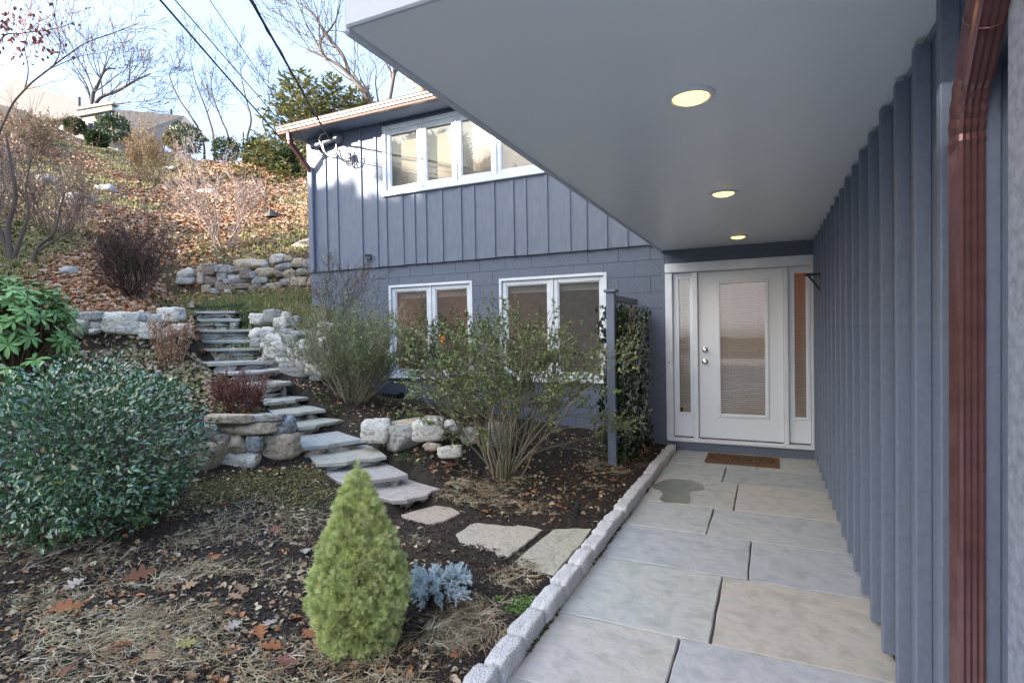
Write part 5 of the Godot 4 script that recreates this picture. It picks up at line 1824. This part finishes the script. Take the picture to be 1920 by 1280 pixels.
func make_screen_trees() -> void:
	# evergreens along the street side, out of view: they shade the garden and show in the glass
	var dark := [Color(.035, .05, .022), Color(.05, .065, .028), Color(.028, .042, .02)]
	var kinds := [conifer_meshes(9.0, 2.3, 81, dark, 1000, 2.0), conifer_meshes(9.0, 2.7, 82, dark, 1100, 2.0)]
	rng.seed = 99
	var sun := Vector3(-sin(deg_to_rad(SUN_AZ)), 0, cos(deg_to_rad(SUN_AZ)))
	var side := Vector3(sun.z, 0, -sun.x)
	var k := 0
	var t := -15.5
	while t < 2.6:
		for row in 2:
			var p := sun * (SCREEN + row * 2.2 + rnd(-.3, .3)) + side * (t + row * .6)
			var top := screen_top(t + row * .6) + SUN_TAN * (SCREEN + row * 2.0) + rnd(-.15, .25)
			p.y = ground_y(p.x, p.z)
			var o := thing("street_conifer", "dense dark evergreen in the row screening the street", "conifer", p, "evergreens screening the street")
			o.scale = Vector3(1, (top - p.y) / 9.0, 1)
			o.rotation.y = rnd(0, TAU)
			var m: Array = kinds[k % 2]
			part(o, "trunk", m[0], M.bark)
			part(o, "crown", m[1], M.needle).set_meta("kind", "stuff")
			k += 1
		t += 1.2
	# unseen house added behind the evergreens to stop sun leaking between them
	for h in [[-6.6, 17.0, "unseen cream house added behind the street evergreens to block low sun"]]:
		var c := sun * 25.0 + side * float(h[0])
		c.y = -.1
		var o := thing("added_sunblock_house", h[2], "house", c)
		o.basis = Basis(side, Vector3.UP, -sun).orthonormalized()
		var ridge: float = 2.0 + SUN_TAN * 25.0
		var mb := MB.new()
		mb.box(Vector3(0, (ridge - 3.0) / 2, 0), Vector3(h[1], ridge - 3.0, 9.0))
		part(o, "wall", mb.mesh(), M.hillwall)
		mb = MB.new()
		var x: float = h[1] / 2 + .4
		for sg in [-1.0, 1.0]:
			mb.quad_out(Vector3(-x, ridge - 3.2, sg * 5.0), Vector3(x, ridge - 3.2, sg * 5.0), Vector3(x, ridge, 0), Vector3(-x, ridge, 0), Vector3(0, 0, 0))
			mb.tri_out(Vector3(sg * (x - .4), ridge - 3.0, -4.5), Vector3(sg * (x - .4), ridge - 3.0, 4.5), Vector3(sg * (x - .4), ridge - .05, 0), Vector3.ZERO)
		part(o, "roof", mb.mesh(), M.hillroof)
		for k2 in 5:
			for fl in 2:
				mb = MB.new()
				mb.box(Vector3(-7.2 + k2 * 3.6, 1.7 + fl * 2.9, 4.52), Vector3(1.1, 1.4, .06), .01)
				part(o, "window", mb.mesh(), M.hillpane)
	rng.seed = 777
func screen_top(t: float) -> float:
	var P := [[-30, 2.2], [-12.6, 2.4], [-11, 3.75], [-9.8, 4.05], [-8.4, 4.3], [-7.4, 4.9], [-6.4, 5.4], [-4, 6.0], [-2.4, 4.8], [-1.4, 2.5], [-.7, 2.5], [0.3, 4.4], [3, 5.0], [16, 5.0]]
	return prof(P, t)

func make_hill_houses() -> void:
	# the neighbour's house on the crest: low cream walls under a wide tan roof
	var o := at(270, 262, 31)
	var rt := Vector3(ray(1988, 640).x - ray(960, 640).x, 0, ray(1988, 640).z - ray(960, 640).z).normalized()
	var fw := Vector3(ray(960, 620).x, 0, ray(960, 620).z).normalized()
	var bs := Basis(rt, Vector3.UP, -fw)
	var t := thing("neighbour_house", "cream house with wide tan shingle roof on the hilltop", "house", o - Vector3.UP * 2)
	t.basis = bs
	var L := func(px, py, f): return bs.inverse() * (at(px, py, f) - t.position)
	var mb := MB.new()
	var a: Vector3 = L.call(152, 216, 30.5)
	var b: Vector3 = L.call(219, 216, 30.5)
	var hh := a.y
	mb.box(Vector3((a.x + b.x) / 2, hh / 2 - .5, a.z - 2.0), Vector3(b.x - a.x, hh + 1, 4.0), .02)
	var r1: Vector3 = L.call(392, 262, 31.5)
	mb.box(Vector3((b.x + r1.x) / 2, r1.y / 2 - .9, b.z - 2.8), Vector3(r1.x - b.x - 3.0, r1.y + .4, 4.0), .02)
	var lw: Vector3 = L.call(-60, 236, 32.5)
	mb.box(Vector3((a.x + lw.x) / 2 - .02, lw.y / 2 - 2.2, a.z - 2.4), Vector3(a.x - lw.x, lw.y + 4.0, 3.6), .02)
	part(t, "wall", mb.mesh(), M.hillwall)
	mb = MB.new()
	# roof slopes seen from below
	var e0: Vector3 = L.call(148, 219, 30.0)
	var e1: Vector3 = L.call(213, 207, 30.0)
	mb.bar(e0 + Vector3(0, .1, 0), e1 + Vector3(0, .1, 0), .26, .30, .02)
	mb.bar(e0 + Vector3(-.1, .38, -.05), e1 + Vector3(.1, .38, -.05), .16, .45, .02)
	var eave := part(t, "eave", mb.mesh(), M.hillwall)
	mb = MB.new()
	var A: Vector3 = L.call(208, 204, 30.4)
	var B: Vector3 = L.call(345, 217, 34)
	var C: Vector3 = L.call(392, 262, 31)
	var D: Vector3 = L.call(218, 262, 30.6)
	var up := Vector3(0, .12, 0)
	mb.quad_out(D, C, B, A, Vector3(0, -50, -30))
	mb.quad_out(D - up, C - up, B - up, A - up, Vector3(0, 50, 30))
	mb.quad_out(C, B, B - up, C - up, Vector3(-50, 0, 0))
	mb.quad_out(D, C, C - up, D - up, Vector3(0, 0, -50))
	var A2: Vector3 = L.call(20, 145, 40)
	var B2: Vector3 = L.call(196, 207, 34)
	var C2: Vector3 = L.call(150, 216, 30.8)
	var D2: Vector3 = L.call(-60, 235, 31)
	mb.quad_out(D2, C2, B2, A2, Vector3(0, -50, -30))
	mb.quad_out(D2 - up, C2 - up, B2 - up, A2 - up, Vector3(0, 50, 30))
	mb.quad_out(D2, C2, C2 - up, D2 - up, Vector3(0, 0, -50))
	mb.quad_out(C2, B2, B2 - up, C2 - up, Vector3(-50, 0, 0))
	var rf := part(t, "roof", mb.mesh(), M.hillroof)
	mb = MB.new()
	for q in [[320, 205, 222, 34], [148, 182, 214, 30.6]]:
		var p0: Vector3 = L.call(q[0], q[1], q[3])
		var p1: Vector3 = L.call(q[0], q[2], q[3])
		mb.tube([p1, p0], [.07, .07], 8, Color(.1, .1, .1), true)
	part(rf, "vent_pipe", mb.mesh(), M.bark)
	mb = MB.new()
	var w0: Vector3 = L.call(165, 244, 30.42)
	var w1: Vector3 = L.call(186, 229, 30.42)
	ring(mb, w0.x, w1.x, w0.y, w1.y, .07, w0.z - .06, w0.z + .04, .005)
	var wn := part(t, "window", mb.mesh(), M.hillwall)
	mb = MB.new()
	mb.box(Vector3((w0.x + w1.x) / 2, (w0.y + w1.y) / 2, w0.z - .03), Vector3(w1.x - w0.x - .1, w1.y - w0.y - .1, .03))
	part(wn, "pane", mb.mesh(), M.hillpane)
	mb = MB.new()
	var s0: Vector3 = L.call(322, 246, 30.4)
	var s1: Vector3 = L.call(338, 238, 30.4)
	mb.box((s0 + s1) / 2, Vector3(s1.x - s0.x, s1.y - s0.y, .5), .02)
	part(t, "porch_block", mb.mesh(), M.hillwall)
	# dark post in the hedge gap, and the stump below
	var p := on_ground(457, 300)
	var pp := thing("fence_post", "thin dark post standing in the hedge gap", "post", p)
	mb = MB.new()
	mb.tube([Vector3.DOWN * .1, Vector3.UP * 1.5], [.045, .04], 8, Color(.05, .04, .04), true)
	part(pp, "post", mb.mesh(), M.bark)
	p = on_ground(510, 408)
	var s := thing("tree_stump", "grey splintered tree stump on the leafy slope by the house", "stump", p)
	mb = MB.new()
	var ringp := []
	for k in 12:
		var an := TAU * k / 12.0
		ringp.append([Vector3(cos(an), 0, sin(an)) * rnd(.14, .2), Vector3(cos(an), 0, sin(an)) * rnd(.11, .16) + Vector3.UP * rnd(.04, .22)])
	for k in 12:
		var j := (k + 1) % 12
		mb.quad_out(ringp[k][0], ringp[j][0], ringp[j][1], ringp[k][1], Vector3(0, .1, 0), Color(.12, .105, .09))
		mb.tri_out(Vector3.UP * .05, ringp[k][1], ringp[j][1], Vector3.ZERO, Color(.2, .17, .13))
	part(s, "trunk", mb.mesh(), M.bark)

# ---------------------------------------------------------------- litter and ground cover
func lie(p: Vector3, up: Vector3, yaw: float, s: Vector3, tilt := .35) -> Transform3D:
	var n := (up + rv() * tilt).normalized()
	var x := n.cross(Vector3(sin(yaw), 0, cos(yaw))).normalized()
	return Transform3D(Basis(x * s.x, n * s.y, x.cross(n) * s.z), p)
func to_ground(f: float, px: float) -> Vector3:
	var r := (px - 960.0) * f / FOCAL
	var s := sin(deg_to_rad(YAW))
	var k := cos(deg_to_rad(YAW))
	var x := -s * f + k * r
	var z := -k * f - s * r
	return Vector3(x, ground_y(x, z), z)

const OAK := [[0.0, .02], [.12, .03], [.2, .16], [.25, .07], [.36, .32], [.44, .30], [.46, .09], [.58, .38], [.66, .33], [.66, .10], [.78, .22], [.84, .18], [.86, .07], [1.0, .0]]
func make_litter() -> void:
	# curled leaf, unit long along z, lying in xz
	var cl := MB.new()
	cl.outline_leaf(Vector3(0, 0, -.5), Vector3.BACK, Vector3.UP, 1.0, [[0, .03], [.25, .28], [.55, .34], [.8, .2], [1, 0]], Color.WHITE, .55, .25)
	var leaf_m := cl.mesh()
	var tan_ := [Color(.38, .23, .135), Color(.46, .32, .21), Color(.28, .16, .085), Color(.40, .15, .06), Color(.21, .13, .08), Color(.52, .39, .28), Color(.33, .19, .10), Color(.24, .135, .075)]
	var places := []
	var tints := []
	var k := 0
	while k < 62000:
		var f := 7.4 + pow(rng.randf(), 1.25) * 17.0
		var px := rnd(-260, 610)
		var p := to_ground(f, px)
		k += 1
		if p.x > -7.15 and p.z < -6.6: continue
		if bed_grass(p.x, p.z) > rnd(.0, .9): continue
		var patch := lumps.get_noise_2d(p.x * 7 + 40, p.z * 7)
		if patch < -.08 and rng.randf() < .5: continue
		places.append(lie(p + Vector3.UP * .012, ground_n(p.x, p.z), rnd(0, TAU), Vector3.ONE * rnd(.06, .13), .55))
		tints.append(pick(tan_, .25) if patch > -.2 else pick([Color(.20, .19, .07), Color(.27, .21, .11)], .25))
	for i in 4200:      # thinner litter on the bed under the white wall
		var p := to_ground(rnd(5.4, 7.25), rnd(-120, 430))
		places.append(lie(p + Vector3.UP * .012, ground_n(p.x, p.z), rnd(0, TAU), Vector3.ONE * rnd(.04, .09), .55))
		tints.append(pick([Color(.34, .25, .17), Color(.24, .17, .11), Color(.42, .33, .24), Color(.16, .17, .07), Color(.13, .15, .06)], .25))
	var o := many(self, "leaf_litter", leaf_m, M.dead, places, tints, true)
	tag(o, "brown fallen leaves covering the hillside", "leaves", "", "stuff")
	# leaves and scraps over the beds
	places = []
	tints = []
	for i in 8500:
		var f := 2.0 + pow(rng.randf(), 1.1) * 6.0
		var p := to_ground(f, rnd(-120, 1240))
		if p.x > -1.17 or (p.z < -6.95 and p.x > -7.1): continue
		var d := lumps.get_noise_2d(p.x * 14, p.z * 14 + 70)
		if d < rnd(-.35, .15): continue
		places.append(lie(p + Vector3.UP * .008, ground_n(p.x, p.z), rnd(0, TAU), Vector3.ONE * rnd(.018, .055), .6))
		tints.append(pick([Color(.40, .31, .20), Color(.48, .40, .28), Color(.30, .20, .12), Color(.36, .17, .08), Color(.25, .2, .12)], .25))
	o = many(self, "leaf_scraps", leaf_m, M.dead, places, tints, true)
	tag(o, "small dry leaf scraps strewn over the garden beds", "leaves", "", "stuff")
	# mulch chips
	var ch := MB.new()
	ch.box(Vector3.ZERO, Vector3(.3, .16, 1.0))
	places = []
	tints = []
	for i in 70000:
		var f := 1.9 + pow(rng.randf(), 1.25) * 6.0
		var p := to_ground(f, rnd(-200, 1260))
		if p.x > -1.16 or (p.z < -6.97 and p.x > -7.1): continue
		places.append(lie(p + Vector3.UP * rnd(-.002, .006), ground_n(p.x, p.z), rnd(0, TAU), Vector3.ONE * rnd(.008, .034), .5))
		tints.append(pick([Color(.040, .030, .025), Color(.055, .04, .03), Color(.03, .024, .022), Color(.09, .06, .042), Color(.07, .055, .045)], .3) if rng.randf() > .03 else pick([Color(.3, .25, .2), Color(.4, .36, .3)]))
	o = many(self, "bark_mulch", ch.mesh(), M.dead, places, tints, true)
	tag(o, "dark bark mulch chips on the garden beds", "mulch", "", "stuff")
	# dead daylily straw: curved blades in matted tufts
	var bl := MB.new()
	for w in 4:
		var sway := rnd(-.5, .5)
		var arch := rnd(.1, .5)
		var turn := Basis.from_euler(Vector3(rnd(-.15, .15), rnd(-.9, .9), rnd(-.2, .2)))
		var off := Vector3(rnd(-.6, .6), rnd(0, .15), rnd(-.7, .3))
		var reach := rnd(.6, 1.3)
		for i in 5:
			var u := i / 5.0
			var u2 := (i + 1) / 5.0
			var c0 := off + turn * Vector3(sway * u * u, arch * u * (1 - u), u * reach)
			var c1 := off + turn * Vector3(sway * u2 * u2, arch * u2 * (1 - u2), u2 * reach)
			var h0 := turn * Vector3(.034 * (1.0 - u * .8), .01, 0)
			var h1 := turn * Vector3(.034 * (1.0 - u2 * .8), .01, 0)
			var k4 := [.8, 1.0, 1.15, .65][w] as float
			bl.quad(c0 - h0, c1 - h1, c1 + h1, c0 + h0, Color(k4, k4, k4))
	var straw := bl.mesh()
	var tuft := [[60, 1010, .30, 500], [150, 1010, .34, 700], [260, 1035, .30, 500], [330, 990, .26, 500], [400, 985, .30, 550], [470, 975, .30, 500], [540, 990, .24, 350], [330, 1120, .30, 650], [390, 1085, .24, 450], [200, 1150, .30, 600], [90, 1130, .28, 550], [30, 1180, .26, 400], [280, 1200, .30, 600], [190, 1255, .26, 450], [60, 1262, .3, 400], [420, 1180, .22, 350], [540, 1090, .20, 350], [560, 1240, .22, 400], [470, 1262, .24, 400], [620, 1250, .2, 300], [700, 1265, .2, 300], [868, 1180, .17, 900], [880, 1150, .15, 500], [840, 1195, .12, 300], [940, 1050, .16, 330], [970, 1085, .13, 260], [800, 1010, .14, 220], [640, 1010, .16, 250], [870, 925, .24, 420], [930, 910, .26, 560], [990, 905, .28, 600], [1050, 905, .26, 480], [1100, 915, .22, 350], [960, 945, .2, 320], [1040, 950, .2, 300], [1130, 880, .2, 250], [1180, 868, .2, 220], [840, 870, .2, 200], [810, 800, .25, 300], [860, 795, .3, 350], [590, 905, .2, 240], [520, 930, .24, 320]]
	places = []
	tints = []
	for q in tuft:
		var c := on_ground(q[0], q[1])
		var flow := rnd(0, TAU)
		for i in int(q[3] * .34):
			var a := rnd(0, TAU)
			var r: float = q[2] * sqrt(rng.randf()) * 1.15
			var x := c.x + cos(a) * r
			var z := c.z + sin(a) * r
			if x > -1.18: continue
			if lumps.get_noise_2d(x * 45, z * 45) < rnd(-.35, .02): continue
			var p := Vector3(x, ground_y(x, z) + rnd(.0, .035) * (1.0 - r / q[2] * .7), z)
			var l := rnd(.04, .07) if rng.randf() < .5 else rnd(.07, .13)
			places.append(lie(p, ground_n(x, z), flow + rng.randfn(0, .9), Vector3(rnd(.055, .085), l * .45, l * .9), .3))
			tints.append(pick([Color(.38, .31, .20), Color(.45, .38, .26), Color(.27, .21, .13), Color(.52, .46, .34), Color(.33, .29, .17), Color(.22, .16, .10)], .25))
	o = many(self, "dry_straw", straw, M.dead, places, tints, true)
	tag(o, "matted dry straw tufts of dead daylilies in the beds", "straw", "", "stuff")
	# lawn on the terrace
	var gb := MB.new()
	for i in 5:
		var d := Vector3(rnd(-.5, .5), 1, rnd(-.5, .5)).normalized()
		gb.leaf(Vector3(rnd(-.3, .3), 0, rnd(-.3, .3)), d, ru(), 1.0, .14, Color.WHITE, .1, .2)
	places = []
	tints = []
	for i in 16000:
		var p := to_ground(rnd(8.3, 10.5), rnd(250, 640))
		if rng.randf() > bed_grass(p.x, p.z): continue
		places.append(Transform3D(Basis.from_euler(Vector3(0, rnd(0, TAU), 0)).scaled(Vector3.ONE * rnd(.02, .045)), p))
		tints.append(pick([Color(.19, .24, .075), Color(.23, .27, .09), Color(.15, .21, .065), Color(.30, .28, .13)], .2))
	o = many(self, "lawn_grass", gb.mesh(), M.leaf, places, tints, true)
	tag(o, "short green grass on the terrace above the steps", "grass", "", "stuff")
	# yellow green weeds on the hill
	places = []
	tints = []
	for i in 9000:
		var p := to_ground(7.6 + pow(rng.randf(), 1.2) * 15.0, rnd(-200, 600))
		if p.x > -7.15 and p.z < -6.6: continue
		if lumps.get_noise_2d(p.x * 7 + 40, p.z * 7) > -.02: continue
		places.append(Transform3D(Basis.from_euler(Vector3(0, rnd(0, TAU), 0)).scaled(Vector3.ONE * rnd(.05, .13)), p))
		tints.append(pick([Color(.22, .22, .06), Color(.28, .25, .09), Color(.14, .16, .05), Color(.32, .27, .13)], .2))
	o = many(self, "hill_grass", gb.mesh(), M.leaf, places, tints, true)
	tag(o, "patches of yellow green grass on the leafy slope", "grass", "", "stuff")
	# mossy ground cover by the low wall and green creepers near the shrubs
	var mo := MB.new()
	for i in 4: mo.leaf(Vector3(rnd(-.4, .4), 0, rnd(-.4, .4)), Vector3(rnd(-1, 1), rnd(.1, .7), rnd(-1, 1)).normalized(), Vector3.UP, .8, .5, Color.WHITE)
	places = []
	tints = []
	for q in [[430, 915, .34, 900, 0], [500, 900, .34, 900, 0], [550, 925, .26, 600, 0], [590, 890, .2, 380, 0], [380, 940, .3, 500, 0], [470, 770, .16, 260, 0], [410, 760, .2, 260, 0], [610, 790, .14, 260, 1], [625, 770, .16, 300, 1], [600, 745, .14, 260, 1], [780, 785, .28, 420, 1], [750, 790, .2, 260, 1], [760, 865, .2, 300, 1], [745, 880, .14, 200, 1], [970, 1140, .07, 120, 2], [985, 1130, .06, 90, 2], [935, 1125, .03, 30, 2], [200, 655, .5, 700, 0], [260, 660, .4, 600, 0], [150, 660, .4, 500, 1], [380, 720, .3, 300, 0], [300, 930, .4, 500, 0], [620, 930, .2, 260, 0], [650, 940, .2, 200, 1], [560, 960, .25, 260, 0]]:
		var c := on_ground(q[0], q[1])
		for i in int(q[3]):
			var a := rnd(0, TAU)
			var r: float = q[2] * sqrt(rng.randf()) * rnd(.6, 1.3)
			var x := c.x + cos(a) * r
			var z := c.z + sin(a) * r
			if x > -1.16: continue
			places.append(Transform3D(Basis.from_euler(Vector3(0, rnd(0, TAU), 0)).scaled(Vector3.ONE * rnd(.012, .028)), Vector3(x, ground_y(x, z), z)))
			tints.append(pick([[Color(.20, .185, .05), Color(.15, .15, .045), Color(.27, .23, .09)], [Color(.09, .14, .05), Color(.12, .15, .06)], [Color(.12, .24, .05), Color(.10, .19, .04)]][q[4]], .25))
	o = many(self, "ground_cover", mo.mesh(), M.leaf, places, tints, true)
	tag(o, "mossy creeping ground cover by the low wall and shrubs", "ground cover", "", "stuff")
	# oak leaves big enough to pick up one by one
	var om := []
	for i in 5:
		var mb := MB.new()
		mb.outline_leaf(Vector3(0, 0, -.5), Vector3.BACK, Vector3.UP, 1.0, OAK, Color.WHITE, rnd(-.1, .5), rnd(-.15, .45))
		om.append(mb.mesh())
	var shades := {"orange": Color(.42, .15, .045), "brown": Color(.20, .08, .035), "tan": Color(.45, .30, .17), "pale": Color(.52, .44, .40), "rust": Color(.26, .10, .07), "yellow": Color(.36, .33, .09)}
	var mats := {}
	for s in shades: mats[s] = mat(Color(shades[s]).linear_to_srgb(), .6, ntex(.03, g2(.75, 1.0), 50, 3), null, 1, Vector3(8, 8, 8))
	for s in mats:
		mats[s].cull_mode = BaseMaterial3D.CULL_DISABLED
	var ground_leaves := [[121, 1149, .17, "orange"], [262, 1085, .20, "brown"], [356, 1104, .10, "tan"], [450, 1110, .11, "tan"], [442, 1125, .10, "tan"], [235, 1216, .12, "orange"], [296, 1238, .15, "tan"], [487, 1193, .11, "orange"], [511, 1223, .14, "orange"], [553, 1167, .09, "orange"], [579, 1196, .10, "orange"], [608, 1214, .12, "orange"], [437, 1182, .09, "pale"], [507, 1176, .10, "pale"], [573, 1040, .10, "pale"], [401, 1050, .10, "orange"], [516, 999, .11, "rust"], [371, 905, .12, "pale"], [490, 947, .12, "brown"], [391, 964, .10, "tan"], [118, 1273, .12, "brown"], [537, 1250, .12, "rust"], [349, 1216, .10, "yellow"], [67, 1036, .11, "tan"], [34, 1021, .11, "pale"], [138, 1104, .12, "pale"], [908, 964, .09, "orange"], [960, 946, .10, "pale"], [1047, 954, .10, "orange"], [1064, 957, .09, "orange"], [845, 875, .11, "rust"], [720, 1080, .08, "rust"], [770, 800, .1, "tan"], [1150, 905, .1, "rust"], [930, 900, .11, "rust"], [870, 885, .1, "tan"]]
	var word := {"orange": "bright orange lobed oak leaf lying on dark mulch", "brown": "curled dark brown oak leaf lying on the bed", "tan": "tan dry oak leaf lying on straw and mulch", "pale": "pale pinkish oak leaf lying on the bed", "rust": "dull rust red oak leaf lying on the bed", "yellow": "yellow green oak leaf lying on mulch"}
	for q in ground_leaves:
		var p := on_ground(q[0], q[1])
		var l := solo("oak_leaf", word[q[3]], "leaf", om[rng.randi() % 5], mats[q[3]], Vector3.ZERO, "%s oak leaves on the beds" % q[3])
		l.transform = lie(p + Vector3.UP * .022, ground_n(p.x, p.z), rnd(0, TAU), Vector3.ONE * float(q[2]), .25)

# ---------------------------------------------------------------- build
const SUN_AZ := 42.0
const SUN_EL := 18.0
const SUN_TAN := 0.325
const SCREEN := 18.0
func _ready() -> void:
	rng.seed = 2024
	lumps.seed = 11
	lumps.frequency = 0.02
	lumps.fractal_octaves = 3
	lens_basis = Basis.from_euler(Vector3(deg_to_rad(PITCH), deg_to_rad(YAW), deg_to_rad(ROLL)))
	var cam := Camera3D.new()
	cam.name = "camera"
	cam.transform = Transform3D(lens_basis, EYE)
	cam.fov = rad_to_deg(2.0 * atan(640.0 / FOCAL))
	cam.near = 0.05
	cam.far = 400.0
	add_child(cam)
	cam.current = true
	var env := Environment.new()
	env.background_mode = Environment.BG_SKY
	var sm := ProceduralSkyMaterial.new()
	sm.sky_top_color = lin(.098, .147, .242)
	sm.sky_horizon_color = lin(.138, .174, .234)
	sm.sky_curve = .2
	sm.ground_horizon_color = Color(.55, .55, .55)
	sm.ground_bottom_color = Color(.3, .29, .27)
	sm.sun_angle_max = 80
	sm.sun_curve = .7
	var sky := Sky.new()
	sky.sky_material = sm
	env.sky = sky
	env.tonemap_mode = Environment.TONE_MAPPER_LINEAR
	env.tonemap_exposure = 8.7
	env.sdfgi_enabled = true
	env.ssao_enabled = true
	env.ssil_enabled = true
	var we := WorldEnvironment.new()
	we.name = "sky"
	we.environment = env
	add_child(we)
	var sun := DirectionalLight3D.new()
	sun.name = "sun"
	sun.light_energy = .74
	sun.light_color = Color(1.0, .962, .912)
	sun.light_angular_distance = .5
	sun.shadow_enabled = true
	add_child(sun)
	var to_sun := Vector3(-sin(deg_to_rad(SUN_AZ)) * cos(deg_to_rad(SUN_EL)), sin(deg_to_rad(SUN_EL)), cos(deg_to_rad(SUN_AZ)) * cos(deg_to_rad(SUN_EL)))
	sun.look_at_from_position(to_sun * 50.0, Vector3.ZERO)
	make_materials()
	make_rocks()
	make_steps()
	make_stepping_stones()
	make_ground()
	make_walkway()
	make_kerb()
	make_house()
	make_stonework()
	make_hill_houses()
	make_trees()
	make_screen_trees()
	make_hedge()
	make_trellis()
	make_holly()
	make_rhododendron()
	make_small_conifers()
	make_shrubs()
	make_fittings()
	make_service()
	make_litter()
